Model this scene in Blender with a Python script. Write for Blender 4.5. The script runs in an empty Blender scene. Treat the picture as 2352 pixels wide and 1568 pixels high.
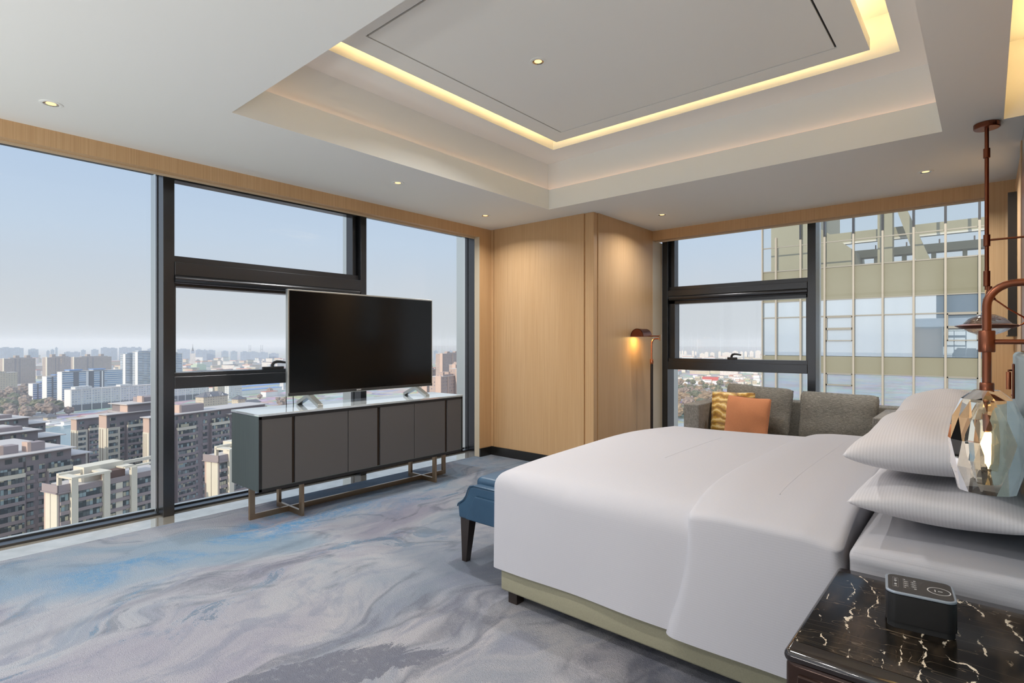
import bpy, bmesh, math, random
from math import sin, cos, pi, radians, sqrt
from mathutils import Vector, Matrix
random.seed(7)
SC = bpy.context.scene
COL = SC.collection

# ------------------------------------------------------------------ helpers
def lin(r, g=None, b=None):
    if g is None: g = b = r
    f = lambda c: (c/255/12.92) if c/255 <= .04045 else ((c/255+.055)/1.055)**2.4
    return (f(r), f(g), f(b), 1.0)

class NT:
    """small wrapper to write node trees compactly"""
    def __init__(s, tree):
        s.t = tree; s.n = tree.nodes; s.l = tree.links
    def new(s, typ, props=None, **inp):
        n = s.n.new(typ)
        for k, v in (props or {}).items(): setattr(n, k, v)
        for k, v in inp.items():
            key = k
            if k[0] == 'i' and k[1:].isdigit(): key = int(k[1:])
            else: key = k.replace('_', ' ')
            s.put(n, key, v)
        return n
    def put(s, n, key, v):
        if isinstance(v, bpy.types.NodeSocket): s.l.new(v, n.inputs[key])
        elif isinstance(v, bpy.types.Node): s.l.new(v.outputs[0], n.inputs[key])
        else: n.inputs[key].default_value = v
    def math(s, op, a, b=0.0, clamp=False):
        n = s.n.new('ShaderNodeMath'); n.operation = op; n.use_clamp = clamp
        s.put(n, 0, a); s.put(n, 1, b); return n.outputs[0]
    def mix(s, f, a, b, mode='MIX'):
        n = s.n.new('ShaderNodeMix'); n.data_type = 'RGBA'; n.blend_type = mode
        s.put(n, 0, f); s.put(n, 6, a); s.put(n, 7, b); return n.outputs[2]
    def ramp(s, f, stops, interp='LINEAR'):
        n = s.n.new('ShaderNodeValToRGB'); n.color_ramp.interpolation = interp
        e = n.color_ramp.elements
        while len(e) < len(stops): e.new(.5)
        for i, (p, c) in enumerate(stops):
            e[i].position = p; e[i].color = c if len(c) == 4 else (*c, 1)
        s.put(n, 0, f); return n.outputs[0]
    def pos(s): return s.new('ShaderNodeNewGeometry').outputs['Position']
    def obj(s): return s.new('ShaderNodeTexCoord').outputs['Object']
    def xyz(s, v):
        n = s.new('ShaderNodeSeparateXYZ', i0=v); return n.outputs
    def comb(s, x, y, z):
        n = s.n.new('ShaderNodeCombineXYZ')
        for i, c in enumerate((x, y, z)): s.put(n, i, c)
        return n.outputs[0]
    def noise(s, vec, scale, detail=3, rough=.5, dist=0):
        n = s.new('ShaderNodeTexNoise', Vector=vec, Scale=scale, Detail=detail, Roughness=rough, Distortion=dist)
        return n.outputs
    def scale(s, vec, sx, sy, sz):
        n = s.new('ShaderNodeMapping', Vector=vec); n.inputs['Scale'].default_value = (sx, sy, sz); return n.outputs[0]
    def smooth(s, x, a, b):
        n = s.n.new('ShaderNodeMapRange'); n.interpolation_type = 'SMOOTHSTEP'
        s.put(n, 0, x); n.inputs[1].default_value = a; n.inputs[2].default_value = b
        return n.outputs[0]

MATS = {}
def mat(name, color, rough=.5, metal=0.0, fn=None, spec=.5, **kw):
    """principled material; fn(nt, bsdf) may add procedural nodes"""
    m = bpy.data.materials.new(name); m.use_nodes = True
    nt = NT(m.node_tree); b = m.node_tree.nodes['Principled BSDF']
    b.inputs['Base Color'].default_value = color if len(color) == 4 else (*color, 1)
    b.inputs['Roughness'].default_value = rough; b.inputs['Metallic'].default_value = metal
    b.inputs['Specular IOR Level'].default_value = spec
    for k, v in kw.items(): b.inputs[k.replace('_', ' ')].default_value = v
    if fn: fn(nt, b)
    MATS[name] = m
    return m
def base(nt, b, sock): nt.l.new(sock, b.inputs['Base Color'])
def bump(nt, b, h, strength=.2, dist=.01):
    n = nt.new('ShaderNodeBump', Height=h, Strength=strength, Distance=dist); nt.l.new(n.outputs[0], b.inputs['Normal'])

class MB:
    """collects geometry (world coordinates unless stated) for ONE mesh object"""
    def __init__(s): s.v = []; s.f = []
    def add(s, vs, fs):
        o = len(s.v); s.v += [tuple(p) for p in vs]; s.f += [tuple(i+o for i in q) for q in fs]; return s
    def box(s, x0, x1, y0, y1, z0, z1):
        x0, x1 = min(x0, x1), max(x0, x1); y0, y1 = min(y0, y1), max(y0, y1); z0, z1 = min(z0, z1), max(z0, z1)
        return s.add([(x0,y0,z0),(x1,y0,z0),(x1,y1,z0),(x0,y1,z0),(x0,y0,z1),(x1,y0,z1),(x1,y1,z1),(x0,y1,z1)],
            [(0,3,2,1),(4,5,6,7),(0,1,5,4),(1,2,6,5),(2,3,7,6),(3,0,4,7)])
    def obox(s, c, ax, hx, ay, hy, z0, z1):
        """box on any heading: centre c(x,y), unit axes ax, ay, half sizes"""
        vs = []
        for z in (z0, z1):
            for i, j in ((-1,-1),(1,-1),(1,1),(-1,1)):
                vs.append((c[0]+ax[0]*hx*i+ay[0]*hy*j, c[1]+ax[1]*hx*i+ay[1]*hy*j, z))
        return s.add(vs, [(0,3,2,1),(4,5,6,7),(0,1,5,4),(1,2,6,5),(2,3,7,6),(3,0,4,7)])
    def rbox(s, x0, x1, y0, y1, z0, z1, r, seg=3):
        bm = bmesh.new(); bmesh.ops.create_cube(bm, size=1)
        for v in bm.verts:
            v.co = Vector(((x0+x1)/2+v.co.x*(x1-x0), (y0+y1)/2+v.co.y*(y1-y0), (z0+z1)/2+v.co.z*(z1-z0)))
        bmesh.ops.bevel(bm, geom=bm.edges[:], offset=r, segments=seg, profile=.5, affect='EDGES')
        bm.verts.index_update()
        s.add([v.co[:] for v in bm.verts], [[v.index for v in f.verts] for f in bm.faces]); bm.free(); return s
    def prism(s, poly, axis, a0, a1):
        """extrude a 2-D polygon; axis 'x': poly=(y,z), 'y': poly=(x,z), 'z': poly=(x,y)"""
        def P(p, a): return {'x': (a, p[0], p[1]), 'y': (p[0], a, p[1]), 'z': (p[0], p[1], a)}[axis]
        n = len(poly)
        s.add([P(p, a0) for p in poly]+[P(p, a1) for p in poly],
              [tuple(range(n))[::-1], tuple(range(n, 2*n))]+[(i, (i+1) % n, n+(i+1) % n, n+i) for i in range(n)])
        return s
    def tube(s, pts, r, n=12, cap=True):
        pts = [Vector(p) for p in pts]; rs = r if isinstance(r, (list, tuple)) else [r]*len(pts)
        up = None; o = len(s.v); k = len(pts)
        for i, p in enumerate(pts):
            t = (pts[min(i+1, k-1)]-pts[max(i-1, 0)]).normalized()
            if up is None:
                up = Vector((0, 0, 1)) if abs(t.z) < .9 else Vector((1, 0, 0))
            a = (up-t*up.dot(t)).normalized(); b = t.cross(a); up = a
            for j in range(n):
                q = p+(a*cos(2*pi*j/n)+b*sin(2*pi*j/n))*rs[i]; s.v.append(q[:])
        for i in range(k-1):
            for j in range(n):
                s.f.append((o+i*n+j, o+i*n+(j+1) % n, o+(i+1)*n+(j+1) % n, o+(i+1)*n+j))
        if cap:
            s.f.append(tuple(o+j for j in range(n))[::-1]); s.f.append(tuple(o+(k-1)*n+j for j in range(n)))
        return s
    def lathe(s, prof, c=(0,0,0), n=24, rot=0.0, axis='z', cap=True):
        o = len(s.v)
        for r, z in prof:
            for j in range(n):
                a = 2*pi*j/n+rot
                p = (r*cos(a), r*sin(a), z)
                if axis == 'x': p = (z, r*cos(a), r*sin(a))
                if axis == 'y': p = (r*sin(a), z, r*cos(a))
                s.v.append((c[0]+p[0], c[1]+p[1], c[2]+p[2]))
        for i in range(len(prof)-1):
            for j in range(n):
                s.f.append((o+i*n+j, o+i*n+(j+1) % n, o+(i+1)*n+(j+1) % n, o+(i+1)*n+j))
        if cap:
            s.f.append(tuple(o+j for j in range(n))[::-1]); s.f.append(tuple(o+(len(prof)-1)*n+j for j in range(n)))
        return s
    def xform(s, M):
        s.v = [(M @ Vector(p))[:] for p in s.v]; return s
    def build(s, name, m, parent=None, smooth=False, bevel=None, seg=2, local=False, weld=False, angle=35, **props):
        off = Vector((0, 0, 0))
        if parent is not None and not local:
            p = parent
            while p is not None: off += p.location; p = p.parent
        me = bpy.data.meshes.new(name)
        me.from_pydata([tuple(Vector(p)-off) for p in s.v], [], s.f); me.update()
        if weld:
            bm = bmesh.new(); bm.from_mesh(me); bmesh.ops.remove_doubles(bm, verts=bm.verts, dist=1e-5)
            bmesh.ops.recalc_face_normals(bm, faces=bm.faces); bm.to_mesh(me); bm.free()
        if m: me.materials.append(m)
        if smooth:
            me.polygons.foreach_set('use_smooth', [True]*len(me.polygons))
            if angle: me.set_sharp_from_angle(angle=radians(angle))
        o = bpy.data.objects.new(name, me); COL.objects.link(o)
        if parent is not None: o.parent = parent
        if bevel:
            md = o.modifiers.new('edge', 'BEVEL'); md.width = bevel; md.segments = seg; md.limit_method = 'ANGLE'
            md.angle_limit = radians(40); md.harden_normals = False
        for k, v in props.items(): o[k] = v
        return o

def thing(name, label, cat, loc=(0,0,0), rz=0.0, group=None):
    o = bpy.data.objects.new(name, None); COL.objects.link(o)
    o.empty_display_size = .05; o.location = loc; o.rotation_euler = (0, 0, rz)
    o['label'] = label; o['category'] = cat
    if group: o['group'] = group
    return o
def tag(o, label, cat, group=None, kind=None):
    o['label'] = label; o['category'] = cat
    if group: o['group'] = group
    if kind: o['kind'] = kind
    return o
def struct(mb, name, m, parent=None, **kw):
    o = mb.build(name, m, parent, **kw)
    if parent is None: o['kind'] = 'structure'
    return o
def dup(root, loc=None, rz=None, label=None, group=None):
    c = root.copy(); COL.objects.link(c)
    if loc is not None: c.location = loc
    if rz is not None: c.rotation_euler = (0, 0, rz)
    if label: c['label'] = label
    if group: c['group'] = group
    for ch in root.children:
        d = ch.copy(); COL.objects.link(d); d.parent = c
        for g in ch.children:
            e = g.copy(); COL.objects.link(e); e.parent = d
    return c
def area_light(name, loc, size, power, color, parent=None, rot=(0,0,0), shape='DISK', size_y=None, spread=pi):
    l = bpy.data.lights.new(name, 'AREA'); l.shape = shape; l.size = size
    if size_y: l.size_y = size_y
    l.energy = power; l.color = color[:3]; l.spread = spread
    o = bpy.data.objects.new(name, l); COL.objects.link(o); o.location = loc; o.rotation_euler = rot
    if parent is not None:
        o.parent = parent; o.location = Vector(loc)-parent.location
    return o

# ------------------------------------------------------------------ materials
def f_plaster(nt, b):
    n = nt.noise(nt.pos(), 90, 2)[0]; bump(nt, b, n, .02, .001)
M_plaster = mat('plaster_paint', lin(238, 240, 236), .75, fn=f_plaster)
def f_wood(nt, b):
    p = nt.pos()
    v = nt.scale(p, 140, 140, 1.1); g = nt.noise(v, 1.0, 4, .6)[0]
    w = nt.noise(nt.scale(p, 2.2, 2.2, .35), 1.0, 3)[0]
    fine = nt.noise(nt.scale(p, 520, 520, 2.5), 1.0, 2)[0]
    f = nt.math('ADD', nt.math('MULTIPLY', g, .55), nt.math('MULTIPLY', fine, .45))
    c = nt.ramp(f, [(.3, lin(184, 146, 104)), (.5, lin(202, 165, 122)), (.72, lin(215, 181, 139))])
    c = nt.mix(nt.math('MULTIPLY', nt.smooth(w, .35, .7), .35), c, lin(188, 148, 102))
    base(nt, b, c); bump(nt, b, f, .05, .002)
M_wood = mat('figured_ash_veneer', lin(190, 158, 115), .42, fn=f_wood, spec=.4)
M_woodlight = mat('pale_edge_veneer', lin(205, 190, 165), .5)
M_frame = mat('anodised_dark_aluminium', (.075, .077, .083), .26, .88)
M_rubber = mat('black_gasket', (.012, .012, .013), .6)
M_alu = mat('brushed_aluminium', (.55, .58, .57), .3, .9)
M_handle = mat('black_handle', (.02, .018, .018), .35)
def f_sill(nt, b):
    n = nt.noise(nt.pos(), 6, 5, .6)[0]
    base(nt, b, nt.ramp(n, [(.3, lin(196, 190, 178)), (.7, lin(226, 220, 208))]))
M_sill = mat('polished_stone_sill', lin(170, 160, 145), .03, .72, fn=f_sill, spec=.9)
M_black = mat('black_skirting', (.016, .015, .014), .28)
def glass_mat(name, tint, edge=.9, f0=.022):
    m = bpy.data.materials.new(name); m.use_nodes = True; nt = NT(m.node_tree); nt.n.clear()
    out = nt.new('ShaderNodeOutputMaterial')
    tr = nt.new('ShaderNodeBsdfTransparent', Color=tint); gl = nt.new('ShaderNodeBsdfGlossy', Roughness=.0)
    lw = nt.new('ShaderNodeLayerWeight', Blend=.5)
    f = nt.math('POWER', lw.outputs['Facing'], 5.0); f = nt.math('ADD', nt.math('MULTIPLY', f, edge), f0, True)
    mx = nt.new('ShaderNodeMixShader'); nt.put(mx, 0, f); nt.l.new(tr.outputs[0], mx.inputs[1]); nt.l.new(gl.outputs[0], mx.inputs[2])
    nt.l.new(mx.outputs[0], out.inputs[0]); MATS[name] = m; return m
M_glass = glass_mat('window_glass', (.95, .97, .965, 1))

def f_carpet(nt, b):
    p = nt.pos(); X, Y, Z = nt.xyz(p)
    # flowing coordinates: streaks run along the windows and swirl near the bed
    wv = nt.noise(nt.scale(p, .55, .4, 1), 1.0, 3, .55)[1]
    w = nt.new('ShaderNodeVectorMath', {'operation': 'MULTIPLY_ADD'}); nt.put(w, 0, wv); w.inputs[1].default_value = (2.1, 1.6, 0); nt.put(w, 2, p)
    ws = w.outputs[0]
    grain = nt.noise(p, 210, 2, .7)[0]
    speck = nt.noise(p, 75, 3, .8)[0]
    tuft = nt.noise(p, 30, 3, .7)[0]
    jit = nt.math('MULTIPLY', nt.math('SUBTRACT', speck, .5), .10)
    a = nt.math('ADD', nt.noise(nt.scale(ws, 1.05, .5, 1), 1.0, 5, .6, .5)[0], jit)
    c = nt.math('ADD', nt.noise(nt.scale(ws, 2.4, 1.1, 1), 1.0, 6, .68, .6)[0], jit)
    d = nt.math('ADD', nt.noise(nt.scale(ws, .8, .38, 1), 1.25, 4, .55, 1.4)[0], nt.math('MULTIPLY', jit, .25))
    col = nt.ramp(a, [(.32, lin(104, 111, 124)), (.44, lin(124, 128, 138)), (.53, lin(146, 145, 150)), (.64, lin(126, 125, 138))])
    fine = nt.noise(nt.scale(ws, 6, 3.2, 1), 1.0, 5, .7, .4)[0]
    col = nt.mix(nt.math('MULTIPLY', nt.smooth(fine, .48, .62), .55), col, lin(108, 112, 128))
    # grey ink veins: narrow bands of the warped noise, broken up by a second noise
    band = nt.math('SUBTRACT', 1.0, nt.math('MULTIPLY', nt.math('ABSOLUTE', nt.math('SUBTRACT', d, .5)), 30.0), True)
    band = nt.math('MULTIPLY', band, nt.smooth(c, .42, .50))
    blot = nt.math('MULTIPLY', nt.smooth(c, .605, .63), nt.smooth(a, .42, .56))
    ink = nt.math('MAXIMUM', nt.math('MULTIPLY', band, .8), nt.math('MULTIPLY', blot, .85))
    # one big ink pool near the foot of the bed
    ex = nt.math('DIVIDE', nt.math('ADD', X, nt.math('ADD', 1.98, nt.math('MULTIPLY', nt.math('SUBTRACT', Y, 1.15), -.45))), .14); ey = nt.math('DIVIDE', nt.math('SUBTRACT', Y, 1.15), .50)
    rr = nt.math('ADD', nt.math('MULTIPLY', ex, ex), nt.math('MULTIPLY', ey, ey))
    pool = nt.smooth(nt.math('ADD', rr, nt.math('MULTIPLY', nt.math('SUBTRACT', c, .5), 6.0)), 1.12, .98)
    ink = nt.math('MAXIMUM', ink, nt.math('MULTIPLY', pool, .95))
    ink = nt.math('MULTIPLY', ink, nt.smooth(nt.math('ADD', tuft, nt.math('MULTIPLY', grain, .5)), .40, .74))
    col = nt.mix(nt.math('MULTIPLY', ink, .88), col, lin(88, 90, 102))
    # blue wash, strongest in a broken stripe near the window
    daylight_tone = nt.math('MULTIPLY', nt.math('MULTIPLY', nt.smooth(X, -1.9, -3.7), .55), nt.smooth(a, .66, .36))
    col = nt.mix(daylight_tone, col, lin(128, 150, 166))  # paler blue towards the windows: missing window light put into the carpet colour
    wob = nt.math('MULTIPLY', nt.math('SUBTRACT', nt.noise(nt.scale(p, .6, .8, 1), 1.0, 4)[0], .5), .9)
    dx = nt.math('ADD', X, wob)
    s1 = nt.math('MULTIPLY', nt.smooth(dx, -4.12, -3.88), nt.smooth(dx, -3.35, -3.68))
    s1 = nt.math('MULTIPLY', s1, nt.math('MULTIPLY', nt.smooth(Y, .1, 1.4), nt.smooth(Y, 3.4, 2.0)))
    m1 = nt.math('MULTIPLY', s1, nt.smooth(c, .40, .60)); m1 = nt.math('MULTIPLY', m1, nt.smooth(nt.math('ADD', tuft, nt.math('MULTIPLY', speck, .6)), .52, .88))
    col = nt.mix(nt.math('MULTIPLY', m1, .95, True), col, lin(62, 118, 160))
    m2 = nt.math('MULTIPLY', nt.smooth(X, -2.0, -3.4), nt.math('MULTIPLY', nt.smooth(c, .56, .66), nt.smooth(speck, .35, .6)))
    col = nt.mix(nt.math('MULTIPLY', m2, .5), col, lin(80, 126, 158))
    seam = nt.math('MULTIPLY', nt.math('LESS_THAN', nt.math('ABSOLUTE', nt.math('ADD', X, 3.845)), .0035), nt.math('GREATER_THAN', Y, 1.75))
    col = nt.mix(nt.math('MULTIPLY', seam, .6), col, lin(50, 60, 75))
    col = nt.mix(nt.math('MULTIPLY', nt.math('SUBTRACT', 1.0, nt.smooth(grain, .3, .6)), .28), col, lin(84, 88, 98))
    col = nt.mix(1.0, col, (.945, .955, .965, 1), 'MULTIPLY')
    base(nt, b, col); bump(nt, b, nt.math('ADD', grain, nt.math('MULTIPLY', speck, .8)), .7, .008)
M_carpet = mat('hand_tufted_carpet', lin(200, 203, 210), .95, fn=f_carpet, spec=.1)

def fabric(name, col, col2, sc=500, rough=.85, stripe=None, bs=.15, sheen=.1):
    def fn(nt, b):
        o = nt.obj(); n = nt.noise(o, sc, 2, .7)[0]
        c = nt.mix(nt.smooth(n, .35, .65), col, col2); h = n
        if stripe:
            axis, freq, amt = stripe
            q = nt.xyz(o); q = nt.math('ADD', q[1], q[2]) if axis == 'yz' else q[axis]
            s = nt.math('SINE', nt.math('MULTIPLY', q, freq))
            h2 = nt.smooth(s, -.3, .3)
            c = nt.mix(nt.math('MULTIPLY', h2, amt), c, (*[x*.86 for x in col2[:3]], 1))
            h = nt.math('ADD', nt.math('MULTIPLY', n, .3), h2)
        base(nt, b, c); bump(nt, b, h, bs, .001)
    return mat(name, col, rough, fn=fn, spec=.25, Sheen_Weight=sheen)
M_sheet = fabric('white_sateen', lin(189, 188, 194), lin(183, 182, 188), 700, .7, stripe=('yz', 700, .22), bs=.05)
M_sheetY = fabric('white_sateen_bed', lin(189, 188, 194), lin(183, 182, 188), 700, .7, stripe=('yz', 700, .22), bs=.05)
M_pillow = fabric('white_striped_pillowcase', lin(214, 211, 214), lin(208, 205, 208), 700, .72, stripe=(0, 700, .42), bs=.10)
M_olive = fabric('olive_leatherette', lin(152, 148, 126), lin(144, 140, 120), 260, .5, bs=.05, sheen=0)
def f_leather(nt, b):
    n = nt.new('ShaderNodeTexVoronoi', Vector=nt.obj(), Scale=260).outputs[0]; m = nt.noise(nt.obj(), 7, 3)[0]
    base(nt, b, nt.mix(m, lin(28, 58, 84), lin(50, 84, 110))); bump(nt, b, n, .08, .001)
M_blue = mat('blue_leather', lin(52, 88, 118), .42, fn=f_leather)
def f_blueh(nt, b):
    n = nt.noise(nt.obj(), 60, 3)[0]; base(nt, b, nt.mix(n, lin(120, 140, 148), lin(150, 168, 174)))
M_headfab = mat('grey_blue_headboard_leather', lin(140, 158, 166), .4, fn=f_blueh)
M_darkwood = mat('dark_stained_wood', lin(40, 32, 28), .4)
def f_slub(nt, b):
    o = nt.obj(); h = nt.noise(nt.scale(o, 40, 40, 620), 1.0, 3, .7)[0]; v = nt.noise(nt.scale(o, 700, 700, 60), 1.0, 3, .7)[0]
    f = nt.math('ADD', nt.math('MULTIPLY', h, .6), nt.math('MULTIPLY', v, .4))
    base(nt, b, nt.ramp(f, [(.34, lin(66, 64, 60)), (.5, lin(124, 121, 114)), (.66, lin(184, 179, 168))])); bump(nt, b, f, .3, .002)
M_slub = mat('grey_slub_weave', lin(120, 118, 112), .85, fn=f_slub, spec=.2)
def f_slubv(nt, b):
    o = nt.obj(); h = nt.noise(nt.scale(o, 620, 620, 30), 1.0, 3, .7)[0]; v = nt.noise(nt.scale(o, 60, 60, 600), 1.0, 3, .7)[0]
    f = nt.math('ADD', nt.math('MULTIPLY', h, .65), nt.math('MULTIPLY', v, .35))
    base(nt, b, nt.ramp(f, [(.34, lin(70, 67, 63)), (.5, lin(128, 124, 118)), (.66, lin(188, 182, 174))])); bump(nt, b, f, .3, .002)
M_slubv = mat('grey_slub_weave_upright', lin(120, 118, 112), .85, fn=f_slubv, spec=.2)
M_orange = fabric('burnt_orange_cotton', lin(206, 140, 98), lin(192, 122, 84), 420, .85, bs=.2)
def f_gold(nt, b):
    o = nt.obj(); X, Y, Z = nt.xyz(o)
    w = nt.noise(nt.scale(o, 5, 5, 5), 1.0, 4, .6)[0]
    v = nt.math('ADD', nt.math('MULTIPLY', Z, 100.0), nt.math('MULTIPLY', w, 17.0))
    v = nt.math('ADD', v, nt.math('MULTIPLY', nt.math('SINE', nt.math('MULTIPLY', X, 16.0)), 3.0))
    s = nt.math('SINE', v)
    c = nt.ramp(nt.math('MULTIPLY_ADD', s, .5) if False else nt.math('ADD', nt.math('MULTIPLY', s, .5), .5),
                [(.0, lin(150, 104, 34)), (.45, lin(196, 150, 58)), (.8, lin(214, 172, 84)), (.93, lin(236, 204, 136)), (1, lin(240, 212, 150))])
    base(nt, b, c)
M_gold = mat('gold_agate_silk', lin(200, 155, 60), .4, fn=f_gold, Sheen_Weight=.3)
M_piping = fabric('dark_piping', lin(72, 68, 66), lin(90, 86, 82), 500)
M_copper = mat('brushed_copper_bronze', lin(128, 78, 58), .3, .9)
M_copperlt = mat('polished_copper', lin(200, 130, 96), .22, 1.0)
M_bronzedk = mat('dark_bronze', lin(70, 58, 48), .4, .8)
M_bronze = mat('satin_bronze', lin(158, 136, 112), .34, .9)
def f_doors(nt, b):
    n = nt.noise(nt.pos(), 800, 2)[0]; base(nt, b, nt.mix(n, lin(80, 77, 77), lin(86, 83, 82)))
M_door = mat('taupe_lacquer', lin(90, 86, 84), .5, fn=f_doors)
def f_cside(nt, b):
    p = nt.pos(); n = nt.noise(nt.scale(p, 220, 220, 3), 1.0, 4, .7)[0]
    base(nt, b, nt.mix(n, lin(44, 54, 55), lin(80, 92, 92)))
M_cside = mat('grey_green_stained_oak', lin(80, 92, 92), .4, fn=f_cside)
M_ctop = mat('back_painted_glass_top', (.80, .86, .88), .025, .62, spec=1.0)
M_cblack = mat('black_cabinet_reveal', (.014, .013, .013), .4)
M_screen = mat('switched_off_screen', (.003, .003, .003), .14, spec=.3)
M_bezel = mat('grey_bezel', lin(60, 60, 60), .35, .5)
M_silver = mat('satin_silver', lin(190, 192, 188), .3, .95)
M_plastic = mat('black_plastic', (.012, .012, .013), .35)
M_mark = mat('printed_light_grey_mark', lin(205, 205, 205), .5)
M_lacquer = mat('black_brown_gloss_lacquer', lin(26, 18, 16), .08, spec=.8)
M_lacquerfront = mat('bronze_mirror_lacquer', lin(58, 42, 36), .12, .6)
def f_marble(nt, b):
    p = nt.pos(); X, Y, Z = nt.xyz(p)
    lo = nt.noise(nt.scale(p, 1, .45, 1), 9, 3, .5)[0]; hi = nt.noise(p, 60, 4, .65)[0]; e = nt.noise(nt.scale(p, 1, .5, 1), 17, 3, .6)[0]
    xx = nt.math('ADD', X, nt.math('MULTIPLY', Y, .16)); xx = nt.math('ADD', xx, nt.math('MULTIPLY', lo, .20)); xx = nt.math('ADD', xx, nt.math('MULTIPLY', hi, .022))
    fr = nt.math('ABSOLUTE', nt.math('SUBTRACT', nt.math('FRACT', nt.math('MULTIPLY', xx, 17.0)), .5))
    wdt = nt.math('MULTIPLY', nt.smooth(nt.noise(p, 40, 3, .7)[0], .38, .72), .085)
    vein = nt.math('MULTIPLY', nt.math('LESS_THAN', fr, wdt), nt.smooth(e, .46, .52))
    fr2 = nt.math('ABSOLUTE', nt.math('SUBTRACT', nt.math('FRACT', nt.math('MULTIPLY', xx, 41.0)), .5))
    vein2 = nt.math('MULTIPLY', nt.math('LESS_THAN', fr2, nt.math('MULTIPLY', wdt, .5)), nt.smooth(e, .58, .66))
    cloud = nt.smooth(nt.noise(nt.scale(p, 1, .3, 1), 12, 4, .6)[0], .42, .70)
    col = nt.mix(nt.math('MULTIPLY', cloud, .9), lin(20, 17, 14), lin(70, 58, 46))
    cross = nt.math('MULTIPLY', nt.math('LESS_THAN', nt.math('ABSOLUTE', nt.math('SUBTRACT', nt.noise(nt.scale(p, .35, 1.7, 1), 12, 2)[0], .5)), .0035), .45)
    col = nt.mix(cross, col, lin(120, 106, 90)); col = nt.mix(nt.math('MULTIPLY', vein2, .6), col, lin(170, 152, 128))
    col = nt.mix(vein, col, nt.mix(hi, lin(188, 166, 136), lin(240, 232, 216))); base(nt, b, col)
M_marble = mat('black_gold_marble', lin(30, 25, 20), .16, fn=f_marble, spec=.2)
M_crystal = mat('faceted_crystal', (1, .92, .76, 1), 0.0, Transmission_Weight=1.0, IOR=1.4)
def f_rip(nt, b):
    n = nt.noise(nt.obj(), 45, 3, .6, 1.5)[0]; bump(nt, b, n, .7, .012)
M_cryst2 = mat('rippled_crystal', (1, 1, 1, 1), .03, fn=f_rip, Transmission_Weight=1.0, IOR=1.28, Coat_Weight=.5)
def emit(name, col, strength):
    return mat(name, col, .5, Emission_Color=col, Emission_Strength=strength)
M_bulb = emit('lit_frosted_bulb', (1, .72, .34, 1), 5.0)
M_led = emit('warm_led_strip', (1, .66, .30, 1), 26.0)
M_ledsoft = emit('rosy_led_strip', (1, .66, .52, 1), .85)
M_spot = emit('lit_downlight_lens', (1, .86, .62, 1), .35)
M_mirror = mat('mirror_glass', (.82, .86, .87), .02, 1.0)
M_chrome = mat('polished_reflector', lin(205, 200, 190), .1, 1.0)
M_cordblk = mat('black_cord', (.01, .01, .01), .5)

# ------------------------------------------------------------------ room shell
CZ = 2.62            # flat ceiling
XL = -4.39           # plane of the veneered band above the windows on the left
YB = 6.0             # plane of the veneered band above the back window
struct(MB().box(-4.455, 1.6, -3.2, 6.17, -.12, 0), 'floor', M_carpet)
struct(MB().box(-5.0, -4.459, -3.2, 6.17, -.12, -.004).box(-5.0, 1.6, 6.174, 6.62, -.12, -.004), 'trim_1', M_sill)
# ceiling slab with the square opening of the tray and the slot over the headboard
TX0, TX1, TY0, TY1 = -3.275, -.21, 1.335, 4.355
SLX0, SLX1, SLY0, SLY1 = .076, .30, .4, 4.35
c = MB(); zt = 2.815
c.box(XL-.02, TX0, -3.2, YB, CZ, zt)
c.box(TX0, TX1, -3.2, TY0, CZ, zt).box(TX0, TX1, TY1, YB, CZ, zt)
c.box(TX1, SLX0, -3.2, YB, CZ, zt)
c.box(SLX0, 1.6, -3.2, SLY0, CZ, zt).box(SLX0, .21, SLY1, YB, CZ, zt).box(.30, 1.6, SLY0, SLY1, CZ, zt)
c.box(.21, 1.6, SLY1, 4.6, CZ, zt)
struct(c, 'ceiling', M_plaster)
# recess above the lip of the tray, upper ceiling ring, and the hanging centre panel
UZ = 3.09; g = .055
c = MB()
c.box(TX0-g-.05, TX0-g, TY0-g-.05, TY1+g+.05, zt-.01, UZ+.4).box(TX1+g, TX1+g+.05, TY0-g-.05, TY1+g+.05, zt-.01, UZ+.4)
c.box(TX0-g, TX1+g, TY0-g-.05, TY0-g, zt-.01, UZ+.4).box(TX0-g, TX1+g, TY1+g, TY1+g+.05, zt-.01, UZ+.4)
struct(c, 'ceiling_tray_side', M_plaster)
OX0, OX1, OY0, OY1 = -3.043, -.403, 1.575, 4.11     # lit slot, outer edge
IX0, IX1, IY0, IY1 = -2.904, -.54, 1.715, 3.972     # lit slot, inner edge
c = MB(); t = .035
c.box(TX0-g, OX0, TY0-g, TY1+g, UZ, UZ+t).box(OX1, TX1+g, TY0-g, TY1+g, UZ, UZ+t)
c.box(OX0, OX1, TY0-g, OY0, UZ, UZ+t).box(OX0, OX1, OY1, TY1+g, UZ, UZ+t)
# upstand of the slot and its lid
c.box(OX0-.02, OX0, OY0, OY1, UZ+t, UZ+.26).box(OX1, OX1+.02, OY0, OY1, UZ+t, UZ+.26)
c.box(OX0, OX1, OY0-.02, OY0, UZ+t, UZ+.26).box(OX0, OX1, OY1, OY1+.02, UZ+t, UZ+.26)
c.box(OX0-.02, OX1+.02, OY0-.02, OY1+.02, UZ+.26, UZ+.30)
struct(c, 'ceiling_tray_upper', M_plaster)
GX0, GX1, GY0, GY1 = -2.744, -.687, 1.87, 3.816     # thin shadow joint round the middle board
gw = .012
c = MB(); ph = .07
c.box(IX0, GX0, IY0, IY1, UZ, UZ+ph).box(GX1, IX1, IY0, IY1, UZ, UZ+ph)
c.box(GX0, GX1, IY0, GY0, UZ, UZ+ph).box(GX0, GX1, GY1, IY1, UZ, UZ+ph)
c.box(GX0+gw, GX1-gw, GY0+gw, GY1-gw, UZ, UZ+ph)
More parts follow.
